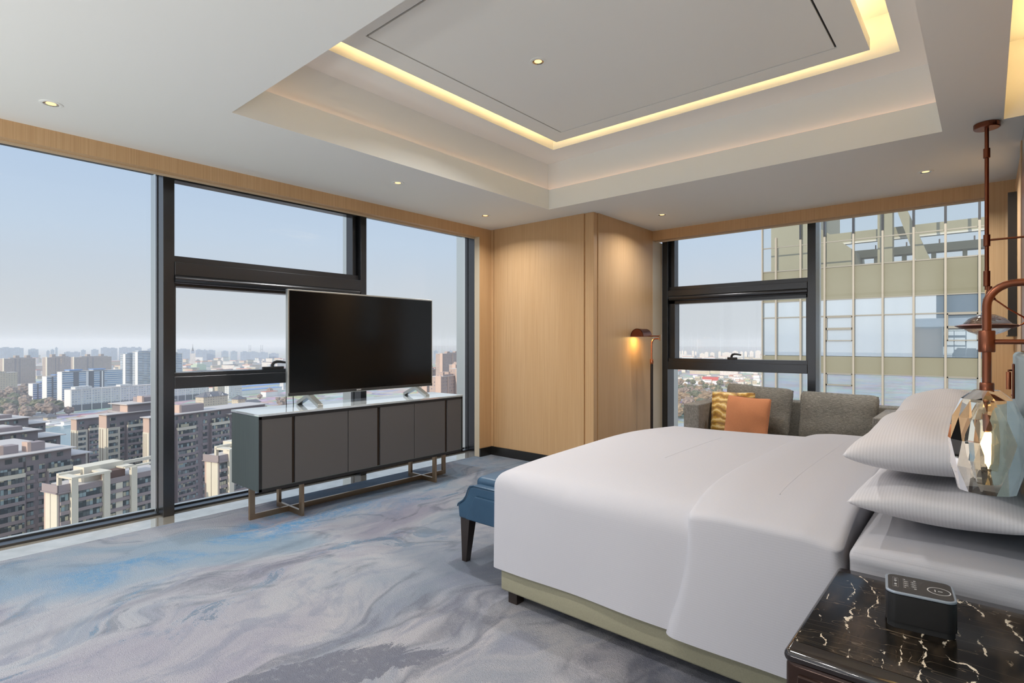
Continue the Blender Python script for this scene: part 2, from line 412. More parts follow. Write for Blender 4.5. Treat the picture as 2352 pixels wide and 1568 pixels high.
struct(c, 'ceiling_tray_centre', M_plaster)
j = MB(); zj = UZ+.010
j.box(GX0, GX0+gw, GY0, GY1, zj, UZ+ph).box(GX1-gw, GX1, GY0, GY1, zj, UZ+ph).box(GX0+gw, GX1-gw, GY0, GY0+gw, zj, UZ+ph).box(GX0+gw, GX1-gw, GY1-gw, GY1, zj, UZ+ph)
struct(j, 'ceiling_joint', M_rubber)
# box over the slot by the headboard
c = MB().box(SLX0-.02, SLX0, SLY0, SLY1, zt, zt+.25).box(SLX1, SLX1+.02, SLY0, SLY1, zt, zt+.25)
c.box(SLX0, SLX1, SLY0-.02, SLY0, zt, zt+.25).box(SLX0, SLX1, SLY1, SLY1+.02, zt, zt+.25).box(SLX0-.02, SLX1+.02, SLY0, SLY1, zt+.25, zt+.28)
struct(c, 'ceiling_slot', M_plaster)
struct(MB().box(.21, 1.6, 4.6, YB, 2.80, 2.84).box(.21, .23, 4.6, YB, CZ, 2.8), 'ceiling_pocket', M_plaster)

# left window wall: veneered band and end post
c = MB().box(XL-.075, XL, -3.2, 4.715, 2.514, CZ+.1).box(XL-.075, XL, 4.52, 4.715, .095, 2.514)
struct(c, 'wall_left', M_wood)
struct(MB().box(XL-.0785, XL-.075, -3.2, 4.52, 2.497, 2.62).box(XL-.079, XL-.002, 4.516, 4.52, .0, 2.514), 'trim_2', M_woodlight)
struct(MB().box(XL-.075, XL+.012, 4.518, 4.715, 0, .095).box(XL+.012, -3.0, 4.70, 4.715, 0, .098), 'baseboard_left', M_black)
# corner column
c = MB().box(-4.46, -3.0, 4.73, 6.17, 0, CZ).box(-5.0, -4.46, 4.795, 6.17, 0, CZ+.2)
c.box(XL+.045, -3.105, 4.715, 4.73, .098, CZ).box(XL, XL+.033, 4.715, 4.73, .095, CZ)   # near-left leaf
c.box(-3.0, -2.985, 4.80, 6.0, 0, CZ)                    # right-hand leaf
c.rbox(-3.09, -2.992, 4.722, 4.79, 0, CZ, .004)
struct(c, 'wall_corner', M_wood)
# back wall: veneered band and pier beside the window
c = MB().box(-2.985, .6, YB, YB+.075, 2.507, CZ+.2).box(-.012, .6, YB, YB+.30, 0, 2.507)
struct(c, 'wall_back', M_wood)
struct(MB().box(-2.99, -2.984, 6.0, 6.25, 0, 2.507).box(-2.985, -.012, YB+.075, YB+.0785, 2.49, 2.62), 'trim_3', M_woodlight)
# wall behind the headboard and the unseen rest of the room
struct(MB().box(.17, .30, 5.0, 6.0, 0, CZ-.06).box(.168, .186, 4.88, 5.0, 0, CZ), 'wall_right', M_wood)
struct(MB().box(.172, .30, 4.05, 4.88, 1.25, CZ-.15), 'wall_headboard', M_copper)
struct(MB().box(.172, .30, 4.05, 4.88, CZ-.15, CZ), 'trim_4', M_lacquer)
struct(MB().box(.19, .30, .4, 4.05, 0, CZ+.2).box(.19, .30, 4.05, 4.88, 0, 1.25), 'wall_behind_bed', M_wood)
struct(MB().box(.30, .4, -3.2, .4, 0, CZ).box(.3, .34, .4, 6.3, 0, CZ+.4).box(-5.0, .4, -3.3, -3.2, 2.56, CZ+.8).box(-.1, .4, -3.3, -3.2, 0, 2.6), 'wall_rear', M_plaster)
# weather cover above everything so no sky leaks in
struct(MB().box(-5.05, 1.7, -3.3, 6.6, 3.42, 3.5).box(-4.47, -4.41, -3.2, 4.7, 2.62, 3.42).box(-5.05, -4.9, -3.3, 6.6, 2.75, 3.45).box(-2.99, .6, 6.0, 6.07, 2.62, 3.42).box(-5.05, .6, 6.5, 6.62, 2.75, 3.45).box(1.6, 1.7, -3.3, 6.6, 0, 3.45), 'ceiling_deck', M_plaster)

# ------------------------------------------------------------------ windows
GXL = -4.86      # glass plane left
FX = -4.66       # face of the mullions left
def rail_y(mb, y0, y1, z0, z1, x0=FX, x1=-4.83): mb.box(x1, x0, y0, y1, z0, z1)
def window_left(n, y0, y1, opening=False):
    root = thing('window_%d' % n, '', '', (FX, y0, 0))
    for k in ('label', 'category'): del root[k]
    root['kind'] = 'structure'
    m = MB()
    m.box(-4.90, -4.745, y0, y1, -.003, .013)                 # sill bead
    m.box(-4.90, -4.80, y0, y1, 2.60, 2.70)
    m.build('frame', M_frame, root, bevel=.003)
    MB().box(-4.86, -4.845, y0, y1, .013, .022).build('gasket', M_rubber, root)
    gl = MB()
    if opening:
        m = MB()
        # transom with a rounded blind bar under it
        m.box(-4.83, -4.70, y0, y1, 1.915, 1.968).box(-4.83, -4.655, y0, y1, 1.80, 1.918)
        m.build('transom', M_frame, root, bevel=.004)
        MB().tube([(-4.675, y0, 1.79), (-4.675, y1-.02, 1.79)], .036, 16).build('roller_blind', M_frame, root, smooth=True)
        s = MB()
        s.box(-4.83, -4.70, y0, y1, 1.735, 1.80).box(-4.83, -4.70, y0, y0+.022, 1.04, 1.735).box(-4.83, -4.70, y1-.075, y1-.02, 1.04, 1.735)
        s.box(-4.83, -4.675, y0, y1, 1.03, 1.075)
        s.build('sash', M_frame, root, bevel=.003)
        MB().box(-4.83, FX, y0, y1, .952, 1.045).build('lower_rail', M_frame, root, bevel=.004)
        MB().box(-4.83, -4.72, y1-.055, y1-.015, 1.96, 2.62).box(-4.83, -4.72, y0+.0, y0+.018, 1.96, 2.62).build('fixed_light_bead', M_frame, root, bevel=.002)
        MB().box(-4.80, -4.70, y0, y1, 2.545, 2.60).build('head_rail', M_frame, root)
        hy = 2.25
        h = MB().rbox(-4.70, -4.672, hy-.085, hy+.10, 1.075, 1.098, .004)
        h.tube([(-4.685, hy, 1.095), (-4.682, hy, 1.114), (-4.68, hy+.012, 1.131), (-4.678, hy+.035, 1.139), (-4.676, hy+.068, 1.138), (-4.674, hy+.112, 1.130)],
               [.014, .013, .0125, .012, .011, .009], 10)
        h.build('handle', M_handle, root, smooth=True)
    gl.add([(GXL, y0, 0), (GXL, y1, 0), (GXL, y1, 2.72), (GXL, y0, 2.72)], [(0, 1, 2, 3)])
    gl.build('glass', M_glass, root)
    return root
window_left(1, -.55, 1.409)
window_left(2, 1.485, 3.124, True)
window_left(3, 3.19, 4.72)
window_left(6, -3.2, -.62)
mu = MB()
for y0, y1 in ((1.409, 1.485), (3.124, 3.19), (4.72, 4.79), (-.62, -.55)):
    mu.box(-4.835, FX, y0, y1, -.003, 2.72)
struct(mu, 'trim_5', M_frame, bevel=.003)
g_ = MB()
for y in (1.409, 3.124, 4.72): g_.box(-4.79, -4.778, y-.004, y, 0, 2.7)
struct(g_, 'trim_9', M_rubber)
mu = MB()
for y0, y1 in ((1.425, 1.47), (3.138, 3.176), (4.735, 4.78)):
    mu.box(-5.0, -4.835, y0, y1, -.1, 2.8)
struct(mu, 'trim_6', M_alu)
GYB = 6.45
FY = 6.25
def window_back(n, x0, x1, opening=False):
    root = thing('window_%d' % n, '', '', (x0, FY, 0))
    for k in ('label', 'category'): del root[k]
    root['kind'] = 'structure'
    m = MB().box(x0, x1, 6.33, 6.49, -.003, .022).box(x0, x1, 6.39, 6.49, 2.60, 2.70)
    m.build('frame', M_frame, root, bevel=.003)
    if opening:
        m = MB().box(x0, x1, FY+.04, FY+.17, 1.93, 1.978).box(x0, x1, FY-.005, FY+.17, 1.855, 1.932)
        m.build('transom', M_frame, root, bevel=.004)
        MB().tube([(x0+.02, FY+.015, 1.838), (x1, FY+.015, 1.838)], .034, 16).build('roller_blind', M_frame, root, smooth=True)
        s = MB().box(x0, x1, FY+.04, FY+.17, 1.77, 1.84).box(x0, x0+.075, FY+.04, FY+.17, 1.09, 1.84).box(x1-.022, x1, FY+.04, FY+.17, 1.09, 1.84)
        s.box(x0, x1, FY+.015, FY+.17, 1.07, 1.118)
        s.build('sash', M_frame, root, bevel=.003)
        MB().box(x0, x1, FY, FY+.17, .985, 1.078).build('lower_rail', M_frame, root, bevel=.004)
        MB().box(x0+.01, x0+.06, FY+.06, FY+.17, 1.97, 2.62).build('fixed_light_bead', M_frame, root, bevel=.002)
        hx = -2.165
        h = MB().rbox(hx-.045, hx+.06, FY+.012, FY+.04, 1.118, 1.142, .004)
        h.tube([(hx, FY+.025, 1.138), (hx+.001, FY+.022, 1.156), (hx+.014, FY+.02, 1.172), (hx+.036, FY+.018, 1.178), (hx+.066, FY+.016, 1.176), (hx+.105, FY+.014, 1.168)],
               [.014, .013, .0125, .012, .011, .009], 10)
        h.build('handle', M_handle, root, smooth=True)
    MB().add([(x0, GYB, 0), (x1, GYB, 0), (x1, GYB, 2.72), (x0, GYB, 2.72)], [(0, 1, 2, 3)]).build('glass', M_glass, root)
    return root
window_back(4, -2.915, -1.393, True)
window_back(5, -1.317, -.012)
struct(MB().box(-1.393, -1.317, FY, 6.43, -.003, 2.72).box(-2.985, -2.915, FY, 6.43, -.003, 2.72), 'trim_7', M_frame, bevel=.003)
struct(MB().box(-1.375, -1.335, 6.43, 6.58, -.1, 2.8).box(-2.97, -2.93, 6.43, 6.58, -.1, 2.8), 'trim_8', M_alu)

root = thing('window_7', '', '', (-2.5, -3.25, 0))  # added unseen window, lets extra sky light in from behind the camera
for k in ('label', 'category'): del root[k]
root['kind'] = 'structure'
MB().box(-4.9, -.1, -3.29, -3.23, 0, .05).box(-4.9, -.1, -3.29, -3.23, 2.5, 2.56).box(-4.9, -4.84, -3.29, -3.23, .05, 2.5).box(-.16, -.1, -3.29, -3.23, .05, 2.5).box(-2.53, -2.47, -3.29, -3.23, .05, 2.5).build('frame', M_frame, root)
MB().add([(-4.84, -3.26, .05), (-.16, -3.26, .05), (-.16, -3.26, 2.5), (-4.84, -3.26, 2.5)], [(0, 1, 2, 3)]).build('glass', M_glass, root)

# ------------------------------------------------------------------ lamps built into the ceiling
WARM = (1.0, .70, .36); NEUT = (1.0, .975, .935)
def led(name, label, x0, x1, y0, y1, z, h=.012, w=.012):
    r = thing(name, label, 'light strip', ((x0+x1)/2, (y0+y1)/2, z))
    return r
cv = led('cove_light', 'warm light strip hidden inside the lit slot of the square ceiling tray', IX0, IX1, IY0, IY1, UZ+ph)
for a in ((IX0+.03, IX1-.03, IY1-.05, IY1-.035), (IX0+.03, IX1-.03, IY0+.035, IY0+.05), (IX0+.035, IX0+.05, IY0+.06, IY1-.06), (IX1-.05, IX1-.035, IY0+.06, IY1-.06)):
    MB().box(*a, UZ+ph, UZ+ph+.014).build('light_strip', M_led, cv)
cv2 = thing('cove_light', 'dim rosy light strip behind the lower lip of the ceiling tray', 'light strip', (-1.74, 2.85, zt))
for a in ((TX0-.05, TX1+.05, TY1+.006, TY1+.05), (TX0-.05, TX1+.05, TY0-.05, TY0-.006), (TX0-.05, TX0-.006, TY0, TY1), (TX1+.006, TX1+.05, TY0, TY1)):
    MB().box(*a, zt+.0005, zt+.003).build('light_strip', M_ledsoft, cv2)
cw = thing('cove_light', 'warm light strip hidden inside the ceiling slot over the headboard', 'light strip', (.25, 2.4, zt))
MB().box(.262, .277, SLY0+.05, SLY1-.04, zt+.10, zt+.114).build('light_strip', M_led, cw)

def downlight(x, y, z, label, power, lit=True):
    r = thing('downlight', label, 'ceiling light', (x, y, z), 0, 'recessed ceiling downlights')
    MB().lathe([(.052, 0), (.052, -.003), (.043, -.006), (.036, -.004), (.034, 0)], (x, y, z), 24, cap=False).build('trim_ring', M_plaster, r, smooth=True)
    MB().lathe([(.036, -.004), (.024, -.0012)], (x, y, z), 24, cap=False).build('reflector', M_chrome, r, smooth=True)
    MB().lathe([(.024, -.0012), (.001, -.0012)], (x, y, z), 20).build('lens', M_spot, r)
    if power:
        area_light('downlight_lamp', (x, y, z-.012), .10, power, NEUT, r, (0, 0, 0), 'DISK', spread=radians(148))
    return r
PW = 10.5
downlight(-3.907, .635, CZ, 'downlight in the flat ceiling beside the large left window', PW)
downlight(-3.675, 2.818, CZ, 'downlight between the ceiling tray and the window with the dark transom', PW*2.4)
downlight(-3.93, 4.13, CZ, 'downlight in the ceiling nearest the left face of the wooden column', PW*1.0)
downlight(-2.528, 5.29, CZ, 'downlight in the ceiling nearest the right face of the wooden column', PW*.85)
downlight(-.356, 5.29, CZ, 'downlight in the ceiling above the right end of the grey sofa', PW*1.6)
downlight(-2.159, 2.755, UZ, 'downlight in the raised middle panel of the ceiling tray', PW*2.3)
for x, y in ((-1.1, .6), (-2.6, .6), (-1.1, -.9), (-2.6, -.9), (-3.9, -.9), (-1.1, -2.3), (-2.6, -2.3)):  # added ceiling lights out of view, extra fill for the room
    l = area_light('added_room_fill', (x, y, CZ-.01), .10, PW*1.35, NEUT, None, (0, 0, 0), 'DISK', spread=radians(148))

for x, y in ((-1.3, -1.5), (-3.6, -1.6), (-1.3, -2.6), (-3.6, -2.6)):     # added unseen fill lights behind the camera, aimed up to brighten the ceiling
    area_light('added_upward_fill', (x, y, .32), .40, 27, NEUT, None, (pi, 0, 0), 'DISK')

# ------------------------------------------------------------------ television cabinet
cab = thing('tv_cabinet', 'low grey green media cabinet with taupe doors on slim bronze legs', 'cabinet', (-4.085, 2.735, 0))
CX0, CX1, CY0, CY1, CB, CT = -4.295, -3.845, 1.752, 3.722, .255, .80
b = MB().box(CX0, CX1, CY0, CY0+.022, CB, CT-.018).box(CX0, CX1, CY1-.022, CY1, CB, CT-.018).box(CX0, CX1, CY0+.022, CY1-.022, CB, CB+.022).box(CX0, CX0+.02, CY0+.022, CY1-.022, CB+.022, CT-.018)
b.build('carcass', M_cside, cab, bevel=.002)
MB().box(CX0+.03, CX1-.022, CY0+.024, CY1-.024, CB+.024, CT-.022).build('recess_back', M_cblack, cab)
MB().box(CX0-.004, CX1+.002, CY0-.004, CY1+.004, CT-.016, CT).build('cabinet_top', M_ctop, cab, bevel=.002)
k = MB().box(CX1-.004, CX1+.001, CY0, CY1, CB-.001, CB+.02).box(CX1-.004, CX1+.001, CY0, CY1, CT-.036, CT-.017)
k.box(CX1-.004, CX1+.001, CY0, CY0+.02, CB, CT-.017).box(CX1-.004, CX1+.001, CY1-.016, CY1, CB, CT-.017)
k.build('front_frame', M_cblack, cab)
for y0, y1 in ((1.774, 1.994), (2.018, 2.459), (2.464, 2.738), (2.768, 3.127), (3.132, 3.495), (3.525, 3.706)):
    MB().box(CX1-.022, CX1-.001, y0, y1, CB+.022, CT-.037).build('door', M_door, cab, bevel=.0015)
for y0, y1 in ((1.998, 2.012), (2.744, 2.758), (3.501, 3.515)):
    MB().box(CX1-.02, CX1-.008, y0, y1, CB+.022, CT-.037).build('pull_rail', M_bronzedk, cab)
lx = -4.10; w = .011
lg = MB().box(lx-w, lx+w, 1.795, 3.725, 0, .04)
lg.build('base_rail', M_bronze, cab, bevel=.001)
for y0, y1 in ((1.795, 1.835), (3.685, 3.725)):
    MB().box(lx-w, lx+w, y0, y1, .04, CB).build('leg', M_bronze, cab, bevel=.001)
for yc in (2.105, 3.425):
    MB().box(-4.29, lx-w, yc-w, yc+w, 0, .04).box(lx+w, -3.895, yc-w, yc+w, 0, .04).build('cross_rail', M_bronze, cab, bevel=.001)
    for x0, x1 in ((-3.935, -3.895), (-4.29, -4.25)):
        MB().box(x0, x1, yc-w, yc+w, .04, CB).build('leg', M_bronze, cab, bevel=.001)

# television
tv = thing('television', 'large switched off flat television standing on the media cabinet', 'television', (-4.08, 2.81, .80))
TYA, TYB, TZ0, TZ1, tx = 2.077, 3.535, .887, 1.718, -4.072
MB().rbox(tx-.035, tx, TYA, TYB, TZ0, TZ1, .003).box(tx-.06, tx-.03, TYA+.25, TYB-.25, TZ0+.05, TZ1-.3).build('casing', M_silver, tv)
MB().box(tx, tx+.002, TYA+.012, TYB-.012, TZ0+.026, TZ1-.012).build('screen', M_screen, tv)
MB().box(tx, tx+.0025, TYA+.004, TYB-.004, TZ0+.003, TZ0+.025).build('lower_bezel', M_bezel, tv)
for yf in (2.27, 3.355):
    # each foot is a flat bar folded into a chevron
    zt0 = .80
    prof = [(-3.93, zt0), (-3.93, zt0+.022), (-4.085, TZ0+.006), (-4.105, TZ0+.006), (-4.265, zt0+.026), (-4.265, zt0), (-4.25, zt0), (-4.098, TZ0-.022), (-3.945, zt0)]
    MB().prism(prof, 'y', yf-.022, yf+.022).build('foot', M_silver, tv, bevel=.002)
def text_mesh(name, body, size, m, parent, M):
    cu = bpy.data.curves.new(name, 'FONT'); cu.body = body; cu.size = size; cu.align_x = 'CENTER'; cu.align_y = 'CENTER'; cu.extrude = .0004
    o = bpy.data.objects.new(name, cu); dg = bpy.context.evaluated_depsgraph_get(); COL.objects.link(o)
    dg = bpy.context.evaluated_depsgraph_get(); me = bpy.data.meshes.new_from_object(o.evaluated_get(dg))
    bpy.data.objects.remove(o); me.transform(M)
    if m: me.materials.clear(); me.materials.append(m)
    ob = bpy.data.objects.new(name, me); COL.objects.link(ob); ob.parent = parent
    return ob
RX = Matrix(((0, 0, 1, 0), (1, 0, 0, 0), (0, 1, 0, 0), (0, 0, 0, 1)))   # text faces +X, reads along +Y
text_mesh('maker_mark', 'SONY', .017, M_mark, tv, Matrix.Translation((tx+.0028-tv.location.x, 2.708-tv.location.y, TZ0+.0145-tv.location.z)) @ RX)
for yy, zz in ((2.185, .95), (2.245, .93)):
    tag(MB().tube([(-4.118, yy-.01, zz), (-4.20, yy-.008, zz-.005), (-4.29, yy-.004, zz-.03), (-4.312, yy, zz-.07), (-4.314, yy+.003, .80), (-4.314, yy+.008, .60)], .0035, 8).build('cable', M_cordblk, None, smooth=True),
        'thin black cable hanging behind the lower left corner of the television' if yy < 2.2 else 'thin black cable behind the left foot of the television', 'cable', 'television cables')

# ------------------------------------------------------------------ bed
BX0, BX1, BY0, BY1 = -1.872, .125, 2.02, 4.06
bed = thing('bed', 'large double bed with white linen on an olive leather base', 'bed', ((BX0+BX1)/2, (BY0+BY1)/2, 0))
MB().rbox(BX0+.03, BX1, BY0+.025, BY1-.025, .068, .1845, .012).build('bed_base', M_olive, bed, smooth=True)
for x in (BX0+.08, BX1-.12):
    for y in (BY0+.06, BY1-.12):
        MB().box(x-.028, x+.028, y, y+.056, 0, .072).build('leg', M_darkwood, bed, bevel=.002)
def shell(x0, x1, y0, y1, zb, ztop, r, flare=0.0, rc=.05, npts=46, bottom_open=True, warp=None, rings=14):
    """cloth-covered block: side rows, a rounded shoulder and a crowned top, as one skin"""
    m = MB(); hw = min(x1-x0, y1-y0)/2; rows = []
    ks = 10
    for i in range(ks+1): rows.append((-flare*(1-i/ks)**1.3, ('side', i/ks)))
    na = 7
    for i in range(1, na+1):
        t = i/na*pi/2; rows.append((r*(1-cos(t)), ('arc', sin(t))))
    for i in range(1, rings+1): rows.append((r+(hw-r)*(i/rings)*.999, ('top', 1.0)))
    def outline(d):
        ax, bx, ay, by = x0+d, x1-d, y0+d, y1-d; q = max(min(rc-d*.6, (bx-ax)/2-1e-4, (by-ay)/2-1e-4), .002)
        pts = []
        for cx, cy, a0 in ((bx-q, ay+q, -pi/2), (bx-q, by-q, 0), (ax+q, by-q, pi/2), (ax+q, ay+q, pi)):
            for k in range(6): a = a0+pi/2*k/5; pts.append((cx+q*cos(a), cy+q*sin(a)))
        # subdivide the long runs
        out = []
        for k in range(4):
            seg = pts[k*6:(k+1)*6]; nxt = pts[((k+1)*6) % 24]; out += seg
            e = seg[-1]
            for j in range(1, npts): t = j/npts; out.append((e[0]+(nxt[0]-e[0])*t, e[1]+(nxt[1]-e[1])*t))
        return out
    n = None
    for d, (kind, t) in rows:
        o = outline(d); n = len(o)
        for (x, y) in o:
            zt_ = ztop(x, y)
            if kind == 'side': z = zb+(zt_-r-zb)*t
            elif kind == 'arc': z = zt_-r+r*t
            else: z = zt_
            p = (x, y, z)
            if warp: p = warp(p, kind)
            m.v.append(p)
    for i in range(len(rows)-1):
        for j in range(n): m.f.append((i*n+j, i*n+(j+1) % n, (i+1)*n+(j+1) % n, (i+1)*n+j))
    return m
def crown(x, y):
    t = (y-3.04)/1.02; e = max(0, 1-t*t)
    u = (x-BX0)/1.2; u = min(max(u, 0), 1)
    sh_ = max(0, 1-(y-BY0)/.34); w_ = min(max((x-BX0)/.45, 0), 1)
    return .668-.040*sh_*sh_*w_+.034*e+.030*u*(.6+.4*e)+.004*sin(3.1*x+2.3*y)+.003*sin(5.3*y-1.7*x)
MB().rbox(-.318, BX1-.005, BY0+.016, BY1-.016, .186, .44, .03).build('mattress', M_sheetY, bed, smooth=True)
def topz(x, y): return .655+.012*max(0, 1-((y-3.04)/1.0)**2)
def wr0(p, k):
    x, y, z = p
    if k != 'top' and y < 2.2: y += .006*sin(z*60+x*7)*(z < .63)
    return (x, y, z)
shell(-.332, BX1, BY0+.004, BY1-.004, .445, topz, .03, .0, .012, 30, warp=wr0).build('mattress_topper', M_sheetY, bed, smooth=True, angle=0)
duv = thing('duvet', 'white duvet covering the bed with its top end folded back', 'duvet', (-1.1, 3.04, .66))
def wr1(p, k):
    x, y, z = p
    if k == 'side':
        t = max(0, (.60-z)/.42)
        s = .006*t*sin(x*5.2+.6)+.004*t*sin(x*11+1.0)
        if y < 2.3: y -= s
        elif y > 3.8: y += s
        z += .004*sin(x*4.1)*(t > .95)
    return (x, y, z)
cov = shell(BX0, -.62, BY0, BY1, .186, crown, .085, .006, .022, 40, warp=wr1)
cov.f = [q for q in cov.f if not all(cov.v[i][0] > -.70 and BY0+.006 < cov.v[i][1] < BY1-.006 and cov.v[i][2] < .62 for i in q)]
cov.build('cover', M_sheet, duv, smooth=True, angle=0)
def crown2(x, y):
    u = min(max((x+.86)/.14, 0), 1); u = u*u*(3-2*u)
    v = min(max((-.36-x)/.10, 0), 1)
    return crown(x, y)+.012+.012*u+.012*v-.010
def wr2(p, k):
    x, y, z = p
    t = min(max((.69-z)/.5, 0), 1)
    e = min(max((-.62-x)/.25, 0), 1)     # only the folded edge wanders
    f = -.075*t+.045*min(max((y-2.0)/1.2, 0), 1)*-1.0+.02*sin(y*2.2)
    if z < .69: f += .05*sin(pi*t)*.6
    x += e*f
    if k == 'side' and y < 2.3: y += .005*sin(x*9)*t
    if k == 'side' and y < 2.3 and x > -.5: x += -.004+.004*sin(z*26)
    return (x, y, z)
flap = shell(-.845, -.345, BY0-.019, BY1+.019, .176, crown2, .024, .012, .03, 40, warp=wr2)
flap.f = [q for q in flap.f if not all(BY0-.004 < flap.v[i][1] < BY1+.004 and flap.v[i][2] < .32 for i in q)]
flap.build('folded_end', M_sheet, duv, smooth=True, angle=0)

def pillow_mb(w, l, tt, tb, n=44, c=.07, px=.42, seed=0, crease=.004, rnd_=0.0):
    """w along x, l along y; pointed corners, seam at z=0"""
    rnd = random.Random(seed); ph = [rnd.uniform(0, 6.28) for _ in range(6)]
    m = MB()
    def P(i, j, s):
        u = -1+2*i/n; v = -1+2*j/n
        u = sin(u*pi/2)*.35+u*.65; v = sin(v*pi/2)*.35+v*.65
        x = u*w/2*(1-c*(1-v*v)**1.0*abs(u)**2); y = v*l/2*(1-c*(1-u*u)*abs(v)**2)
        q = 1-rnd_*abs(u*v)**7; x *= q; y *= q
        e = max(0, (1-u*u)*(1-v*v))
        h = (e**px)
        wv = crease*(sin(7*u+ph[0]+3*v)+sin(5*v+ph[1])+.6*sin(11*u*v+ph[2]))*e**.3
        z = (tt*h+wv) if s > 0 else (-tb*h)
        z += .010*sin(2.2*u+ph[3])*(1-e)+.008*sin(3*v+ph[4])*(1-e)
        return (x, y, z)
    for s in (1, -1):
        o = len(m.v)
        for i in range(n+1):
            for j in range(n+1): m.v.append(P(i, j, s))
        for i in range(n):
            for j in range(n):
                q = (o+i*(n+1)+j, o+(i+1)*(n+1)+j, o+(i+1)*(n+1)+j+1, o+i*(n+1)+j+1)
                m.f.append(q if s > 0 else q[::-1])
    return m
def seam_pts(w, l, c, k=40, off=1.0, rnd_=0.0):
    pts = []
    for a in range(4):
        for i in range(k):
            t = -1+2*i/k
            u, v = ((t, -1), (1, t), (-t, 1), (-1, -t))[a]
            u2 = sin(u*pi/2)*.35+u*.65; v2 = sin(v*pi/2)*.35+v*.65
            q = off*(1-rnd_*abs(u2*v2)**7)
        pts.append((u2*w/2*(1-c*(1-v2*v2)*abs(u2)**2)*q, v2*l/2*(1-c*(1-u2*u2)*abs(v2)**2)*q, 0))
    return pts+[pts[0], pts[1]]
def pillow(label, loc, w, l, tt, tb, M, seed, tiltx=0.0, tilty=0.0, rz=0.0):
    mb = pillow_mb(w, l, tt, tb, seed=seed)
    R = Matrix.Rotation(rz, 4, 'Z') @ Matrix.Rotation(tilty, 4, 'Y') @ Matrix.Rotation(tiltx, 4, 'X')
    mb.xform(R)
    o = mb.build('pillow', M, None, smooth=True, weld=True, angle=0); o.location = loc
    tag(o, label, 'pillow', 'striped white pillows on the bed'); return o
pillow('lower white striped pillow of the stack nearest the nightstand', (-.115, 2.525, .782), .47, .86, .055, .105, M_pillow, 1, tilty=0)
pillow('plump upper white striped pillow of the stack nearest the nightstand', (-.13, 2.535, .930), .47, .86, .125, .082, M_pillow, 2, tilty=0)
pillow('lower white striped pillow of the stack on the sofa side of the bed', (-.115, 3.50, .782), .47, .86, .055, .105, M_pillow, 3)
pillow('plump upper white striped pillow of the stack on the sofa side', (-.13, 3.51, .934), .47, .86, .125, .082, M_pillow, 4)

# headboard with its reading lamp
hb = thing('headboard', 'tall grey blue leather headboard with rounded top behind the pillows', 'headboard', (.16, 3.0, 0))
MB().rbox(.128, .188, 1.15, 4.85, .02, 1.245, .028, 4).build('upholstered_panel', M_headfab, hb, smooth=True)
MB().box(.15, .189, 1.2, 4.8, 0, .03).build('plinth', M_black, hb)
rl = thing('reading_lamp', 'small copper reading light fixed on the headboard beyond the bed', 'lamp', (.12, 4.52, 1.08))
MB().rbox(.116, .128, 4.47, 4.56, .965, 1.175, .004).build('back_plate', M_copper, rl)
MB().tube([(.10, 4.50, 1.02), (.10, 4.50, 1.125)], .012, 14).build('lamp_tube', M_copperlt, rl, smooth=True)
MB().tube([(.118, 4.52, 1.135), (.10, 4.50, 1.135), (.10, 4.50, 1.12)], .005, 8).build('arm', M_copper, rl, smooth=True)
MB().lathe([(.004, 0), (.006, .003), (.006, .012), (.001, .014)], (.112, 4.53, .985), 12, axis='x').build('switch_knob', M_copper, rl, smooth=True)

# bevelled mirror on the right wall near the window
mi = thing('mirror', 'tall narrow black framed mirror on the wooden wall beside the window', 'mirror', (.145, 5.72, 1.35))
MB().box(.119, .168, 5.5, 5.94, 1.352, 2.418).build('frame', M_cblack, mi)
MB().add([(.1185, 5.505, 1.36), (.1185, 5.93, 1.36), (.1185, 5.93, 2.41), (.1185, 5.505, 2.41), (.108, 5.62, 1.46), (.108, 5.82, 1.46), (.108, 5.82, 2.32), (.108, 5.62, 2.32)],
    [(0, 1, 5, 4), (1, 2, 6, 5), (2, 3, 7, 6), (3, 0, 4, 7), (4, 5, 6, 7)]).build('bevelled_glass', M_mirror, mi)

# ------------------------------------------------------------------ bench at the foot of the bed
bn = thing('bench', 'blue leather bench with scrolled sides at the foot of the bed', 'bench', (-2.14, 3.0, 0))
y0, y1 = 2.275, 3.80
prof = [(-2.385, .262), (-2.392, .33), (-2.385, .346), (-2.345, .372), (-2.322, .40), (-2.302, .445), (-2.288, .462), (-2.26, .47),
        (-2.02, .47), (-1.992, .462), (-1.978, .445), (-1.958, .40), (-1.935, .372), (-1.90, .346), (-1.893, .33), (-1.90, .262)]
MB().prism(prof, 'y', y0, y1).build('body', M_blue, bn, bevel=.012, seg=3, smooth=True)
MB().prism([(-2.315, .268), (-2.245, .408), (-2.235, .415), (-2.05, .415), (-2.04, .408), (-1.97, .268)], 'y', y0-.014, y0+.004).build('side_panel', M_blue, bn, bevel=.007, seg=3)
MB().tube([(p[0], y0-.001, p[1]) for p in prof[1:-1]], .0045, 8).build('piping', M_blue, bn, smooth=True)
sx0, sx1, sy0 = -2.305, -1.975, 2.335
shell(sx0, sx1, sy0, 3.745, .455, lambda x, y: .505+.014*abs(sin((y-2.335)*pi/.47))*(.4+.6*max(0, 1-((x+2.14)/.165)**2)), .03, .0, .03, 26, rings=10).build('seat_cushion', M_blue, bn, smooth=True, angle=0)
for yy in (2.335+.47, 2.335+.94):
    MB().tube([(sx0+.01+.33*t/8, yy-.12*(1-abs(t/4-1)), .512+.004*(1-abs(t/4-1))) for t in range(9)], .004, 6).build('seam', M_piping, bn, smooth=True)
